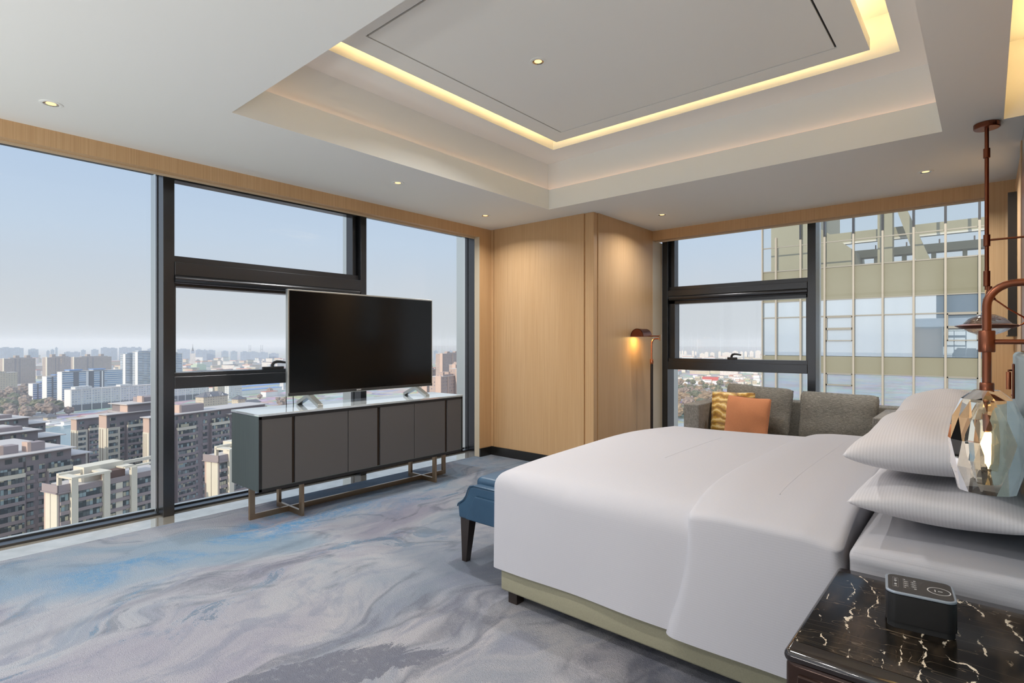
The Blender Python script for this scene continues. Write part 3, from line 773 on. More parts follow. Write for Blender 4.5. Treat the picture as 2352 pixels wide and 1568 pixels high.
for x in (-2.365, -1.92):
    for y in (y0+.02, y1-.075):
        s = -1 if x < -2.1 else 1
        vs = [(x-.012, y, 0), (x+.024, y, 0), (x+.024, y+.036, 0), (x-.012, y+.036, 0), (x-.018, y-.006, .266), (x+.058, y-.006, .266), (x+.058, y+.055, .266), (x-.018, y+.055, .266)]
        if s > 0: vs = [(2*x-p[0]+.012, p[1], p[2]) for p in vs]
        MB().add(vs, [(0,3,2,1),(4,5,6,7),(0,1,5,4),(1,2,6,5),(2,3,7,6),(3,0,4,7)]).build('leg', M_darkwood, bn, bevel=.002)

# ------------------------------------------------------------------ sofa and its cushions
so = thing('sofa', 'low grey woven sofa standing in front of the back window', 'sofa', (-1.36, 5.5, 0))
MB().rbox(-2.02, -.68, 5.12, 5.78, .16, .385, .03).build('seat', M_slub, so, smooth=True)
MB().rbox(-2.19, -.53, 5.78, 5.98, .10, .738, .018).build('backrest', M_slub, so, smooth=True)
MB().rbox(-2.20, -2.05, 5.06, 5.80, .10, .722, .015).build('armrest', M_slubv, so, smooth=True)
MB().rbox(-.675, -.525, 5.06, 5.80, .10, .722, .015).build('armrest', M_slubv, so, smooth=True)
for x in (-2.12, -.60):
    for y in (5.12, 5.9): MB().lathe([(.018, 0), (.026, .10)], (x, y, 0), 12).build('leg', M_darkwood, so, smooth=True)
def cushion(label, c, w, h, t, M, Mp, lean=.2, rz=0.0, roll=0.0, seed=0, puff=.40, conc=.05, rnd_=.085):
    """stands on its edge, leaning back; w across, h high"""
    mb = pillow_mb(w, h, t/2, t/2, n=36, c=conc, px=puff, seed=seed, crease=.004, rnd_=rnd_)
    M0 = Matrix.Rotation(rz, 4, 'Z') @ Matrix.Rotation(-lean, 4, 'X') @ Matrix.Rotation(roll, 4, 'Y') @ Matrix.Rotation(pi/2, 4, 'X')
    mb.xform(M0)
    r = mb.build('cushion', M, None, smooth=True, weld=True, angle=0); r.location = c
    tag(r, label, 'cushion', 'cushions on the grey sofa')
    pts = [(M0 @ Vector(p))[:] for p in seam_pts(w, h, conc, off=1.002, rnd_=rnd_)]
    MB().tube(pts, .0055, 8, cap=False).build('piping', Mp, r, smooth=True, local=True)
    return r
cushion('grey woven back cushion behind the orange cushion, peaked at its corner', (-1.685, 5.585, .66), .64, .47, .19, M_slub, M_piping, .20, 0, radians(3.5), 5)
cushion('wide grey woven back cushion alone on the sofa beside the right armrest', (-1.005, 5.585, .64), .635, .45, .20, M_slub, M_piping, .20, 0, radians(1.0), 6)
cushion('gold silk cushion with pale wavy agate lines', (-1.842, 5.36, .618), .40, .44, .15, M_gold, M_gold, .22, radians(8), radians(-1), 7, rnd_=.04)
cushion('plain orange cushion leaning on the gold one', (-1.66, 5.21, .61), .385, .41, .15, M_orange, M_orange, .24, radians(2), radians(2), 8, rnd_=.04)

# ------------------------------------------------------------------ floor lamp by the column
fl = thing('floor_lamp', 'copper reading floor lamp lit beside the wooden column', 'lamp', (-2.79, 5.585, 0))
px, py = -2.79, 5.585
MB().lathe([(.115, 0), (.115, .014), (.10, .022), (.02, .03)], (px, py, 0), 32).build('base', M_copper, fl, smooth=True)
MB().tube([(px, py, .02), (px, py, 1.075)], .0155, 14).build('pole', M_darkwood, fl, smooth=True)
MB().lathe([(.017, 1.07), (.019, 1.075), (.019, 1.12), (.017, 1.125)], (px, py, 0), 16).build('collar', M_copperlt, fl, smooth=True)
MB().tube([(px, py, 1.12), (px, py, 1.28), (px+.004, py+.001, 1.31), (px+.015, py+.002, 1.335), (px+.035, py+.004, 1.347), (px+.10, py+.01, 1.35)], .0085, 12).build('gooseneck', M_copperlt, fl, smooth=True)
MB().rbox(px+.085, px+.109, py-.004, py+.022, 1.328, 1.392, .003).build('swivel_joint', M_bronze, fl)
MB().tube([(px+.10, py+.01, 1.376), (px-.02, py+.012, 1.378), (-2.84, 5.59, 1.380)], .007, 10).build('arm', M_copper, fl, smooth=True)
# half-round shade, axis along x-ish
sh = MB(); L = .20; n = 20; Rr = .078
ax = Vector((0, 1, 0)); sd = Vector((-ax.y, ax.x, 0)); c0 = Vector((-2.888, 5.43, 1.372))
pts = []
for r_ in (Rr, Rr-.004):
    for e in (0, 1):
        for i in range(n+1):
            a = pi*i/n; p = c0+ax*(L*e)+sd*(r_*cos(a))+Vector((0, 0, r_*sin(a)*1.12)); pts.append(p[:])
fs = []
k = n+1
for i in range(n): fs += [(i, i+1, k+i+1, k+i), (2*k+i, 3*k+i, 3*k+i+1, 2*k+i+1), (i, 2*k+i, 2*k+i+1, i+1), (k+i, k+i+1, 3*k+i+1, 3*k+i)]
sh.add(pts, fs)
for e in (0, 1):
    o = len(sh.v)
    for i in range(n+1): sh.v.append(pts[e*k+i])
    sh.f.append(tuple(o+i for i in range(n+1)))
sh.build('shade', M_copper, fl, smooth=True)
cb = c0+ax*(L*.55)+Vector((0, 0, .03))
MB().tube([(c0+ax*(L*.2)+Vector((0, 0, .03)))[:], (c0+ax*(L*.85)+Vector((0, 0, .03)))[:]], .016, 12).build('bulb', M_bulb, fl, smooth=True)
area_light('floor_lamp_glow', (cb.x, cb.y, 1.372), .11, 1.7, (1, .62, .18), fl, (0, 0, 0), 'DISK', spread=pi)

# ------------------------------------------------------------------ nightstand and what stands on it
ns = thing('nightstand', 'dark glossy nightstand with a black marble top beside the bed', 'nightstand', (-.12, 1.66, 0))
NX0, NX1, NY0, NY1, NZ = -.354, .124, 1.358, 1.972, .603
MB().rbox(NX0+.003, NX1, NY0+.006, NY1-.004, .06, NZ-.02, .018, 4).build('body', M_lacquerfront, ns, smooth=True)
bmx = MB().rbox(NX0, NX1, NY0, NY1, NZ-.032, NZ, .0155, 5); bmx.build('top', M_lacquer, ns, smooth=True)
MB().box(NX0+.012, NX1-.012, NY0+.052, NY1-.047, NZ-.006, NZ+.0008).build('marble_inlay', M_marble, ns)
MB().box(NX0+.05, NX1-.03, NY0+.05, NY1-.05, 0, .062).build('plinth', M_black, ns)
MB().rbox(NX0+.03, NX1-.03, NY0-.002, NY0+.02, .33, NZ-.05, .004).build('drawer', M_lacquerfront, ns)
sp = thing('bedside_speaker', 'black box shaped speaker clock with touch panel on the marble nightstand', 'speaker', (-.127, 1.70, NZ))
MB().prism([], 'z', 0, 0) if False else None
def rrect(x0, x1, y0, y1, r, n=7):
    out = []
    for cx, cy, a0 in ((x1-r, y0+r, -pi/2), (x1-r, y1-r, 0), (x0+r, y1-r, pi/2), (x0+r, y0+r, pi)):
        out += [(cx+r*cos(a0+pi/2*k/n), cy+r*sin(a0+pi/2*k/n)) for k in range(n+1)]
    return out
ROT = Matrix.Translation((-.127, 1.70, 0)) @ Matrix.Rotation(radians(7.0), 4, 'Z') @ Matrix.Translation((.127, -1.70, 0))
SX0, SX1, SY0, SY1, SZ = -.197, -.057, 1.636, 1.762, .693
z0 = NZ+.004
MB().prism(rrect(SX0, SX1, SY0, SY1, .022), 'z', z0+.012, SZ-.007).xform(ROT).build('case', M_plastic, sp, smooth=True)
MB().prism(rrect(SX0+.003, SX1-.003, SY0+.003, SY1-.003, .020), 'z', z0-.003, z0+.0105).xform(ROT).build('foot', M_rubber, sp, smooth=True)
M_rim = mat('grey_satin_rim', lin(150, 160, 172), .35, .3)
MB().prism(rrect(SX0, SX1, SY0, SY1, .022), 'z', SZ-.006, SZ).xform(ROT).build('rim', M_rim, sp, smooth=True, bevel=.0015)
M_panel = mat('matte_black_touch_panel', lin(58, 55, 54), .5)
MB().prism(rrect(SX0+.0055, SX1-.0055, SY0+.006, SY1-.006, .017), 'z', SZ-.001, SZ+.0006).xform(ROT).build('touch_panel', M_panel, sp)
mk = MB(); zz = SZ+.0009
def ringm(mb, outer, w):
    n = len(outer); cx = sum(p[0] for p in outer)/n; cy = sum(p[1] for p in outer)/n
    inn = []
    for x, y in outer:
        d = sqrt((x-cx)**2+(y-cy)**2); inn.append((x-(x-cx)/d*w, y-(y-cy)/d*w))
    o = len(mb.v); mb.v += [(x, y, zz) for x, y in outer]+[(x, y, zz) for x, y in inn]
    for i in range(n): mb.f.append((o+i, o+(i+1) % n, o+n+(i+1) % n, o+n+i))
ringm(mk, rrect(-.182, -.170, 1.668, 1.733, .003, 4), .0007)              # clock window
for i, yy in enumerate((1.676, 1.688, 1.700, 1.712, 1.724)):
    mk.box(-.1785, -.1735, yy-.0035 if i in (1, 2, 3) else yy-.0015, yy+.0035 if i in (1, 2, 3) else yy+.0015, zz-.0001, zz) if i != 2 else mk.box(-.1768, -.1752, yy-.001, yy+.001, zz-.0001, zz)
for yy in (1.676, 1.730):
    ringm(mk, rrect(-.160, -.133, yy-.0035, yy+.0035, .0034, 4), .0005)
    mk.box(-.158, -.155, yy-.0015, yy+.0015, zz-.0001, zz).box(-.1385, -.1345, yy-.0018, yy+.0018, zz-.0001, zz)
for xx in (-.1545, -.1385):
    for yy in (1.689, 1.703, 1.717):
        ringm(mk, rrect(xx-.0055, xx+.0055, yy-.0045, yy+.0045, .0043, 4), .0005)
        mk.box(xx-.003, xx+.0005, yy-.0016, yy+.0016, zz-.0001, zz).box(xx+.0014, xx+.003, yy-.0016, yy+.0016, zz-.0001, zz)
mk.xform(ROT); mk.build('key_symbols', M_mark, sp)
mk = MB(); cxx, cyy = -.089, 1.692
ringm(mk, [(cxx+.0235*cos(2*pi*i/48), cyy+.0235*sin(2*pi*i/48)) for i in range(48)], .0022)
mk.box(cxx-.0085, cxx-.0065, cyy-.007, cyy+.007, zz-.0001, zz).box(cxx-.002, cxx+.007, cyy-.0017, cyy+.0017, zz-.0001, zz)
mk.xform(ROT); mk.build('charging_ring', M_mark, sp)

# ------------------------------------------------------------------ bedside lamps
nl = thing('bedside_lamp', 'faceted crystal lamp hanging from bent copper tube over the nightstand', 'lamp', (0, 1.69, 1.303))
ly = 1.69; rt_ = .0086
pts = [(0, ly, 1.19), (0, ly, 1.385)]
for i in range(1, 9):
    a = pi/2*i/8; pts.append((.052*(1-cos(a)), ly, 1.385+.052*sin(a)))
pts += [(.188, ly, 1.437)]
MB().tube(pts, rt_, 16).build('bent_tube', M_copper, nl, smooth=True)
MB().tube([(0, ly, 1.303), (.188, ly, 1.303)], .0058, 12).build('cross_bar', M_copper, nl, smooth=True)
MB().lathe([(.0145, 1.279), (.0155, 1.281), (.0155, 1.327), (.0145, 1.329)], (0, ly, 0), 20).build('collar', M_copper, nl, smooth=True)
MB().lathe([(.0125, 1.190), (.0135, 1.192), (.0135, 1.206), (.0125, 1.208)], (0, ly, 0), 20).build('lamp_cap', M_copper, nl, smooth=True)
def facet(mb, rows, n, c):
    o = len(mb.v); k = len(rows)
    for i, (r, z) in enumerate(rows):
        for j in range(n):
            a = 2*pi*(j+.5*(i % 2))/n+.2; mb.v.append((c[0]+r*cos(a), c[1]+r*sin(a), z))
    for i in range(k-1):
        for j in range(n):
            a, b2 = o+i*n+j, o+i*n+(j+1) % n; d, e = o+(i+1)*n+j, o+(i+1)*n+(j+1) % n
            if i % 2 == 0: mb.f += [(a, d, b2), (b2, d, e)]
            else: mb.f += [(a, d, e), (a, e, b2)]
    mb.f.append(tuple(o+j for j in range(n))); mb.f.append(tuple(o+(k-1)*n+j for j in range(n))[::-1])
sh = MB()
facet(sh, [(.024, 1.191), (.047, 1.170), (.064, 1.128), (.0715, 1.075), (.0675, 1.015), (.053, .957)][::-1], 13, (0, ly))
cav = MB(); cav.lathe([(.036, .972), (.049, 1.025), (.053, 1.075), (.046, 1.125), (.026, 1.168)], (0, ly, 0), 24)
cav.f = [q[::-1] for q in cav.f]
sh.add(cav.v, cav.f); sh.build('crystal_shade', M_crystal, nl)
MB().lathe([(.006, 1.188), (.006, 1.150), (.0155, 1.146), (.0155, 1.098), (.012, 1.094)], (0, ly, 0), 18).build('socket', M_copper, nl, smooth=True)
MB().lathe([(.004, .988), (.010, .992), (.0135, 1.002), (.0145, 1.03), (.0145, 1.09), (.012, 1.095)], (0, ly, 0), 18).build('bulb', M_bulb, nl, smooth=True)

fl2 = thing('bedside_lamp', 'copper ceiling pole lamp with a rippled crystal disc beyond the bed', 'lamp', (0, 4.367, 1.6))
fy = 4.367
MB().lathe([(.058, 2.62), (.063, 2.617), (.063, 2.592), (.059, 2.588), (.012, 2.588)], (0, fy, 0), 32).build('canopy', M_copper, fl2, smooth=True)
MB().tube([(0, fy, 2.59), (0, fy, 1.62)], .0105, 14).build('pole', M_copper, fl2, smooth=True)
for za, zb in ((2.47, 2.41), (1.952, 1.88), (1.735, 1.64)):
    MB().lathe([(.0105, zb), (.0165, zb+.002), (.0165, za-.002), (.0105, za)], (0, fy, 0), 18).build('collar', M_copper, fl2, smooth=True)
MB().tube([(0, fy, 1.918), (.188, fy, 1.918)], .006, 10).build('wall_arm', M_copper, fl2, smooth=True)
MB().lathe([(.013, 1.64), (.014, 1.615), (.020, 1.585), (.031, 1.563), (.031, 1.557)], (.012, fy, 0), 20).build('lamp_cone', M_copper, fl2, smooth=True)
MB().lathe([(.02, 1.5575), (.001, 1.5575)], (.012, fy, 0), 16).build('lens', M_spot, fl2)
MB().tube([(.03, fy, 1.567), (.10, fy+.02, 1.50), (.165, fy+.045, 1.452), (.172, fy+.05, 1.43), (.160, fy+.045, 1.412), (.135, fy+.035, 1.398)], .0045, 10).build('wire_arm', M_copperlt, fl2, smooth=True)
MB().lathe([(.118, 1.386), (.150, 1.402), (.153, 1.405), (.118, 1.414), (.112, 1.405)], (0, fy, 0), 48, cap=False).build('ring', M_copper, fl2, smooth=True)
MB().lathe([(.004, 1.345), (.04, 1.348), (.085, 1.368), (.117, 1.392), (.117, 1.412), (.085, 1.448), (.04, 1.470), (.004, 1.474)], (0, fy, 0), 40).build('crystal_disc', M_cryst2, fl2, smooth=True)

# ================================================================== the city outside
GZ = -88.0
HEAD = radians(106.5)                    # heading of the long fronts
def facade(name, wall, glass, p=3.2, a=(.25, .78), cz=(.32, .78), fh=3.0, band=None, grough=.25, zoff=0.0):
    """wall with a regular window pattern that follows whichever way the face looks"""
    def fn(nt, b):
        P = nt.new('ShaderNodeNewGeometry'); px, py, pz = nt.xyz(P.outputs['Position']); nx, ny, nz = nt.xyz(P.outputs['Normal'])
        h = nt.math('SUBTRACT', nt.math('MULTIPLY', py, nx), nt.math('MULTIPLY', px, ny))
        u = nt.math('FRACT', nt.math('DIVIDE', h, p)); v = nt.math('FRACT', nt.math('DIVIDE', nt.math('ADD', pz, 900.0+zoff), fh))
        m = nt.math('MULTIPLY', nt.math('MULTIPLY', nt.math('GREATER_THAN', u, a[0]), nt.math('LESS_THAN', u, a[1])),
                    nt.math('MULTIPLY', nt.math('GREATER_THAN', v, cz[0]), nt.math('LESS_THAN', v, cz[1])))
        m = nt.math('MULTIPLY', m, nt.math('LESS_THAN', nt.math('ABSOLUTE', nz), .5))
        cell = nt.comb(nt.math('FLOOR', nt.math('DIVIDE', h, p)), nt.math('FLOOR', nt.math('DIVIDE', nt.math('ADD', pz, 900.0), fh)), 0.0)
        r = nt.new('ShaderNodeTexWhiteNoise', {'noise_dimensions': '3D'}, Vector=cell).outputs[0]
        g = nt.mix(r, glass, tuple([min(1, x*1.9) for x in glass[:3]])+(1,))
        w = wall
        if band is not None:
            w = nt.mix(nt.math('LESS_THAN', v, cz[0]), wall, band)
        grime = nt.noise(P.outputs['Position'], .15, 3)[0]
        w = nt.mix(nt.math('MULTIPLY', grime, .3), w, (*[x*.72 for x in wall[:3]], 1))
        base(nt, b, nt.mix(m, w, g))
    return mat(name, wall, .75, fn=fn, spec=.3)
M_roofpale = mat('pale_roof_screed', lin(196, 190, 186), .8)
M_roofdark = mat('dark_roof', lin(96, 88, 88), .8)
M_rust = mat('rust_brown_cladding', lin(104, 80, 72), .7)
def f_glz(nt, b):
    o = nt.obj(); X, Y, Z = nt.xyz(o); ri = nt.new('ShaderNodeObjectInfo').outputs['Random']
    cell = nt.comb(nt.math('FLOOR', nt.math('DIVIDE', X, .95)), nt.math('MULTIPLY', ri, 97.0), nt.math('FLOOR', nt.math('DIVIDE', Z, 1.25)))
    r = nt.new('ShaderNodeTexWhiteNoise', {'noise_dimensions': '3D'}, Vector=cell).outputs[0]
    c = nt.ramp(r, [(0, lin(70, 78, 82)), (.3, lin(96, 104, 106)), (.55, lin(128, 134, 134)), (.72, lin(150, 168, 170)), (.86, lin(190, 184, 160)), (1, lin(206, 200, 178))], 'CONSTANT')
    fx = nt.math('FRACT', nt.math('DIVIDE', X, .95)); m = nt.math('LESS_THAN', fx, .09)
    base(nt, b, nt.mix(m, c, lin(60, 58, 60)))
M_glz = mat('apartment_glazing', lin(110, 118, 120), .22, fn=f_glz)

TAKEN = []
def plain(name, c):
    def fn(nt, b):
        n = nt.noise(nt.pos(), .2, 4, .65)[0]; base(nt, b, nt.mix(nt.math('MULTIPLY', n, .35), c, (*[x*.7 for x in c[:3]], 1)))
    return mat(name, c, .75, fn=fn, spec=.3)
M_brown = plain('brown_tile_wall', lin(160, 148, 148)); M_brown2 = plain('dark_brown_tile_wall', lin(146, 136, 137))
M_cream = plain('cream_stone_wall', lin(222, 214, 196)); M_pinkwall = plain('pale_pink_wall', lin(206, 180, 166))
class Block:
    """one building: Empty at the near corner, local x along the front, local y into the block"""
    def __init__(s, name, label, x, y, cat='building', group=None, rz=None):
        s.r = thing(name, label, cat, (x, y, GZ), HEAD if rz is None else rz, group)
        s.win = {}; TAKEN.append((x-sin(s.r.rotation_euler.z-pi/2)*15, y+cos(s.r.rotation_euler.z-pi/2)*15, 26))
    def part(s, name, m, *boxes, parent=None, **kw):
        mb = MB()
        for b in boxes: mb.box(b[0], b[1], b[2], b[3], b[4]-GZ, b[5]-GZ)
        return mb.build(name, m, parent or s.r, local=True, **kw)
    def rep(s, name, m, boxes):
        """equal boxes, each a part of its own"""
        for bx in boxes:
            k = (name, round(bx[1]-bx[0], 2), round(bx[3]-bx[2], 2), round(bx[5]-bx[4], 2))
            if k not in s.win:
                o = MB().box(0, bx[1]-bx[0], 0, bx[3]-bx[2], 0, bx[5]-bx[4]).build(name, m, s.r, local=True); s.win[k] = o
            else:
                o = s.win[k].copy(); COL.objects.link(o); o.parent = s.r
            o.location = (bx[0], bx[2], bx[4]-GZ)
    def window(s, x0, x1, y, z0, z1, m=None, name='window'):
        k = (round(x1-x0, 2), round(z1-z0, 2))
        if k not in s.win:
            mb = MB().box(-(x1-x0)/2, (x1-x0)/2, -.06, .1, 0, z1-z0); o = mb.build(name, m or M_glz, s.r, local=True); s.win[k] = o
        else:
            o = s.win[k].copy(); COL.objects.link(o); o.parent = s.r
        o.location = ((x0+x1)/2, y, z0-GZ)

def n1(label, x, y, zt, piers, L, W=7.8, floors=9, roofbox=True):
    """cream and brown slab with tall piers and a roof frame"""
    b = Block('apartment_block', label, x, y)
    b.part('wall', M_brown, (0, piers[0][1], .3, W, GZ, zt-1.9), (piers[0][1], L, .3, W+6, GZ, zt-1.9))
    b.part('parapet', M_brown, (-.5, piers[0][0], -.2, .1, zt-2.2, zt), (-.5, -.2, -.2, W+.4, zt-2.2, zt), (piers[0][0], L, .1, .4, zt-2.9, zt-1.2), (-.9, piers[0][0], -.6, 0, zt-2.5, zt-2.2), (-.9, -.5, -.6, W+.4, zt-2.5, zt-2.2))
    b.rep('end_panel', M_cream, [(-.35, .02, .5, W*.48, GZ, zt-2.5), (-.35, .02, W*.52, W*.84, GZ, zt-2.5)])
    b.part('end_strip', M_pinkwall, (-.1, .02, W*.84, W, GZ, zt-2.5))
    b.part('roof_slab', M_roofpale, (0, piers[0][1], .3, W, zt-1.95, zt-1.8), (piers[0][1], L, .3, W+6, zt-1.95, zt-1.8))
    for i, (p0, p1) in enumerate(piers):
        b.part('pier', M_cream, (p0, p1, -.9, .4, GZ, zt+1.3))
    # pergola of beams on the piers
    b.part('roof_frame', M_cream, (piers[0][0], piers[1][1]+.3, -1.0, .6, zt+1.1, zt+1.75), (piers[0][0], piers[0][1]+.8, .6, 6.5, zt+1.1, zt+1.75), (piers[0][0], piers[1][1]-3, 6.0, 7.2, zt+1.2, zt+2.3), (piers[0][0], piers[0][0]+1, 6.2, 7.2, zt-1.8, zt+1.3), (piers[1][0]-.4, piers[1][1]+.3, .6, 6.5, zt+1.1, zt+1.75))
    if roofbox:
        b.part('lift_house', M_cream, (piers[1][0]-2.5, piers[1][1]+7.5, 5.2, 11, zt-1.8, zt+2.9))
        b.part('roof_plant', M_rust, (piers[1][1]+.2, piers[2][0]-.8, 1.2, 4.6, zt-1.8, zt+1.0))
    if len(piers) > 2: b.part('roof_frame', M_cream, (piers[2][0]-1.5, L, .0, 1.2, zt+1.1, zt+1.6), (piers[2][0]-1.5, piers[2][1]+.5, .6, 6.5, zt+1.1, zt+1.6), (piers[2][0]-2, L, 6.2, 7.2, zt+1.4, zt+2.4))
    edges = [0.25]+[q for p in piers for q in p]+[L]
    for i in range(0, len(edges), 2):
        a0, a1 = edges[i]+.15, edges[i+1]-.15
        if a1-a0 < 1: continue
        for f in range(floors):
            z0 = zt-5.0-3.0*f
            if i == 4:
                w3 = (a1-a0)/3
                b.window(a0, a0+w3-.05, .28, z0+.2, z0+2.0); b.window(a1-w3+.05, a1, .28, z0+.2, z0+2.0)
            else: b.window(a0, a1, .28, z0, z0+1.95)
        if i == 4:
            w3 = (a1-a0)/3
            b.rep('white_panel', M_cream, [(a0+w3, a1-w3, .1, .32, zt-5.1-3*f, zt-3.0-3*f) for f in range(floors)])
        b.rep('balcony_front', M_brown, [(a0-.1, a1+.1, -.25, .3, zt-6.05-3*f, zt-5.05-3*f) for f in range(floors)])
    return b
n1('cream and brown apartment block with roof frame below the large left window', -208.1, 35.7, -40.9, [(2.8, 4.6), (11.8, 13.6), (20.1, 21.9)], 34)
n1('cream cornered block rising beside the near end of the television cabinet', -211.2, 81.9, -39.6, [(3.4, 5.4), (12.5, 14.3), (21, 22.8)], 27, floors=12)

def tall(label, x, y, zt, L, D, bays, wing=None, floors=10, end_cream=None, end_d=None, rooftop=()):
    """brown tower front: bays are (x0, x1, kind)"""
    b = Block('apartment_block', label, x, y)
    e = end_d or D; q = 9.0 if end_d else 0
    b.part('wall', M_brown2, (q, L, .3, D, GZ, zt-.3), *([(0, q, .3, e, GZ, zt-.3)] if q else []))
    b.part('roof_slab', M_roofpale, (q-(0 if q else 1.2), L+1.0, -1.2, D, zt-.3, zt), *([(-1.2, q, -1.2, e+.8, zt-.3, zt)] if q else []))
    for k in rooftop: b.part('roof_house', M_brown, k)
    for i, (p0, p1) in enumerate(rooftop and [(r[0]-1.0, r[0]) for r in rooftop] or []):
        b.part('roof_wall', M_pinkwall, (p0, p1, rooftop[i][2], rooftop[i][2]+3.5, zt, rooftop[i][5]+.3))
    for a0, a1, kind in bays:
        if kind == 'g':
            # glazed balcony stack under a cream band
            b.part('balcony_band', M_cream, (a0-.2, a1+.2, -1.3, -.1, zt-7.4, zt-6.1))
            b.rep('balcony_front', M_brown, [(a0, a1, -1.1, .3, zt-10.25-3*f, zt-9.1-3*f) for f in range(floors)])
            b.rep('balcony_side', M_brown, [(a0-.25, a0, -1.1, .3, GZ, zt-7), (a1, a1+.25, -1.1, .3, GZ, zt-7)])
            b.window(a0, a1, -.9, zt-6.0, zt-4.1)
            for f in range(floors): b.window(a0+.05, a1-.05, -.95, zt-9.1-3*f, zt-7.35-3*f)
        if kind == 'w':
            for f in range(floors+2): b.window(a0, a1, .28, zt-5.9-3*f, zt-4.3-3*f)
            b.rep('sill_band', M_brown, [(a0-.4, a1+.4, .05, .3, zt-7.1-3*f, zt-6.0-3*f) for f in range(floors+1)])
        if kind == 'c':
            b.part('cream_bay', M_cream, (a0, a1, -.5, .3, GZ, zt-6.6))
            for f in range(floors+1): b.window(a0+.2, a1-1.0, -.5, zt-9.4-3*f, zt-7.8-3*f)
            for f in range(2): b.window(a0+1.2, a1-1.4, .28, zt-3.2-3*f, zt-1.7-3*f)
        if kind == 'r':
            b.part('recess', M_roofdark, (a0, a1, .26, .32, GZ, zt-1))  # flat dark strip on the wall, shade of a recess put into its colour
        if kind == 'a':
            for j in range(int((a1-a0)/3.6)): b.window(a0+3.6*j+.6, a0+3.6*j+2.4, .28, zt-2.6, zt-1.1)
    if end_cream:
        w = end_cream
        b.part('end_wall', M_cream, (-.4, .02, .3, w, GZ, zt-6.6)); b.part('end_wall_top', M_pinkwall, (-.3, .02, .3, w, zt-6.6, zt-.3))
        b.rep('end_slit', M_rust, [(-.45, -.38, w*.45, w*.5, GZ, zt-7.2), (-.45, -.38, w*.78, w*.83, GZ, zt-7.2)])
    return b
t = tall('long dark brown apartment block filling the lower corner of the left window', -237.0, 20.0, -35.3, 26.5, 40,
     [(1.5, 12.4, 'g'), (12.7, 13.3, 'r'), (13.6, 15.4, 'w'), (17.0, 18.6, 'w'), (19.3, 26.0, 'g'), (0, 26, 'a')], floors=11,
     rooftop=[(9, 13, 4, 8, -35.3, -32.6), (16, 20, 3, 7, -35.3, -32.4)])
t.part('lower_wing', M_brown2, (26.5, 32.0, 2.0, 18, GZ, -38.6)); t.part('wing_roof', M_roofpale, (26.5, 33.6, .6, 18, -38.6, -38.3))
t.window(27.5, 30.5, 1.95, -42.2, -40.2)
tall('narrow apartment block with cream lower end wall by the river', -390.5, 75.1, -41.7, 18, 14, [(.0, 5.0, 'c'), (5.6, 11.4, 'g'), (12.5, 14.3, 'w')], floors=8, end_cream=5.8, end_d=5.8)
t = tall('taller brown and cream block standing against the dark window post', -319.5, 73.0, -33.0, 33, 16, [(0, 5.4, 'c'), (5.8, 7.6, 'w'), (8.8, 19.0, 'g'), (21, 22.8, 'w'), (24, 32, 'g')], floors=10, end_cream=6.4, end_d=6.4)
t.part('upper_storey', M_brown2, (10.0, 33, 1.0, 14, -33.0, -29.4)); t.part('upper_roof', M_roofpale, (8.6, 34, -.4, 15, -29.4, -29.0))
t.part('upper_frame', M_pinkwall, (9.7, 10.1, 1.0, 7, -33, -29.4)); t.part('roof_house', M_brown, (19, 33, 4, 12, -29.0, -26.6)); t.part('roof_wall', M_pinkwall, (18, 19, 3, 7, -29, -25.9))
t = tall('broad brown apartment block behind the cream block beside the television cabinet', -270.6, 76.9, -30.4, 60, 14,
     [(11.6, 20.0, 'g'), (20.4, 21.9, 'w'), (24.6, 26.6, 'w'), (28.4, 37.6, 'g'), (40, 42, 'w'), (44, 56, 'g'), (10, 38, 'a')], floors=15, end_cream=4.4, end_d=4.4,
     rooftop=[(16.0, 27, 3, 9, -30.4, -27.2)])
t.part('low_wing_roof', M_roofpale, (36.5, 60.5, -2.6, 2, -33.4, -33.1))
t = tall('low dark roofed block behind the long brown block, nearer of two', -292.8, 24.7, -34.5, 20.6, 30, [(2, 12, 'g'), (14, 19, 'g'), (0, 19, 'a')], floors=3, rooftop=[(9, 17, 4, 8, -34.5, -32.9)])
t.part('lower_wing', M_brown2, (20.6, 29.5, 2, 16, GZ, -38.4)); t.part('wing_roof', M_roofpale, (20.6, 31, .6, 16, -38.4, -38.1)); t.window(22, 28, 1.95, -42, -40)
t = tall('low dark roofed block nearest the river, farther of two', -355.5, 30.0, -35.5, 21, 30, [(2, 12, 'g'), (14, 19, 'g'), (0, 19, 'a')], floors=2, rooftop=[(8, 16, 4, 8, -35.5, -33.8)])
t.part('lower_wing', M_brown2, (21, 29, 2, 16, GZ, -39.4)); t.part('wing_roof', M_roofpale, (21, 31, .6, 16, -39.4, -39.1)); t.window(22, 28, 1.95, -43, -41)

# ---- middle distance
F_white = facade('white_grid_front', lin(214, 214, 212), lin(150, 156, 166), 3.4, (.2, .8), (.34, .76), 3.2)
F_office = facade('blue_white_banded_front', lin(98, 122, 146), lin(104, 126, 150), 60, (.0, 1.0), (.42, 1.0), 3.3, band=lin(226, 228, 228))
F_pale = facade('pale_banded_tower_front', lin(126, 140, 158), lin(110, 126, 146), 9, (.35, 1.0), (.45, 1.0), 3.1, band=lin(216, 216, 210))
F_tan = facade('tan_grid_front', lin(176, 162, 150), lin(124, 118, 122), 3.4, (.28, .74), (.3, .76), 3.0)
F_beige = facade('beige_grid_front', lin(206, 194, 170), lin(140, 132, 122), 3.8, (.25, .75), (.35, .75), 3.2)
F_pink = facade('pink_tan_front', lin(184, 164, 154), lin(128, 120, 124), 3.0, (.3, .7), (.3, .75), 3.0)
F_grey = facade('far_grey_front', lin(150, 160, 174), lin(128, 142, 160), 7, (.2, .75), (.3, .8), 3.2)
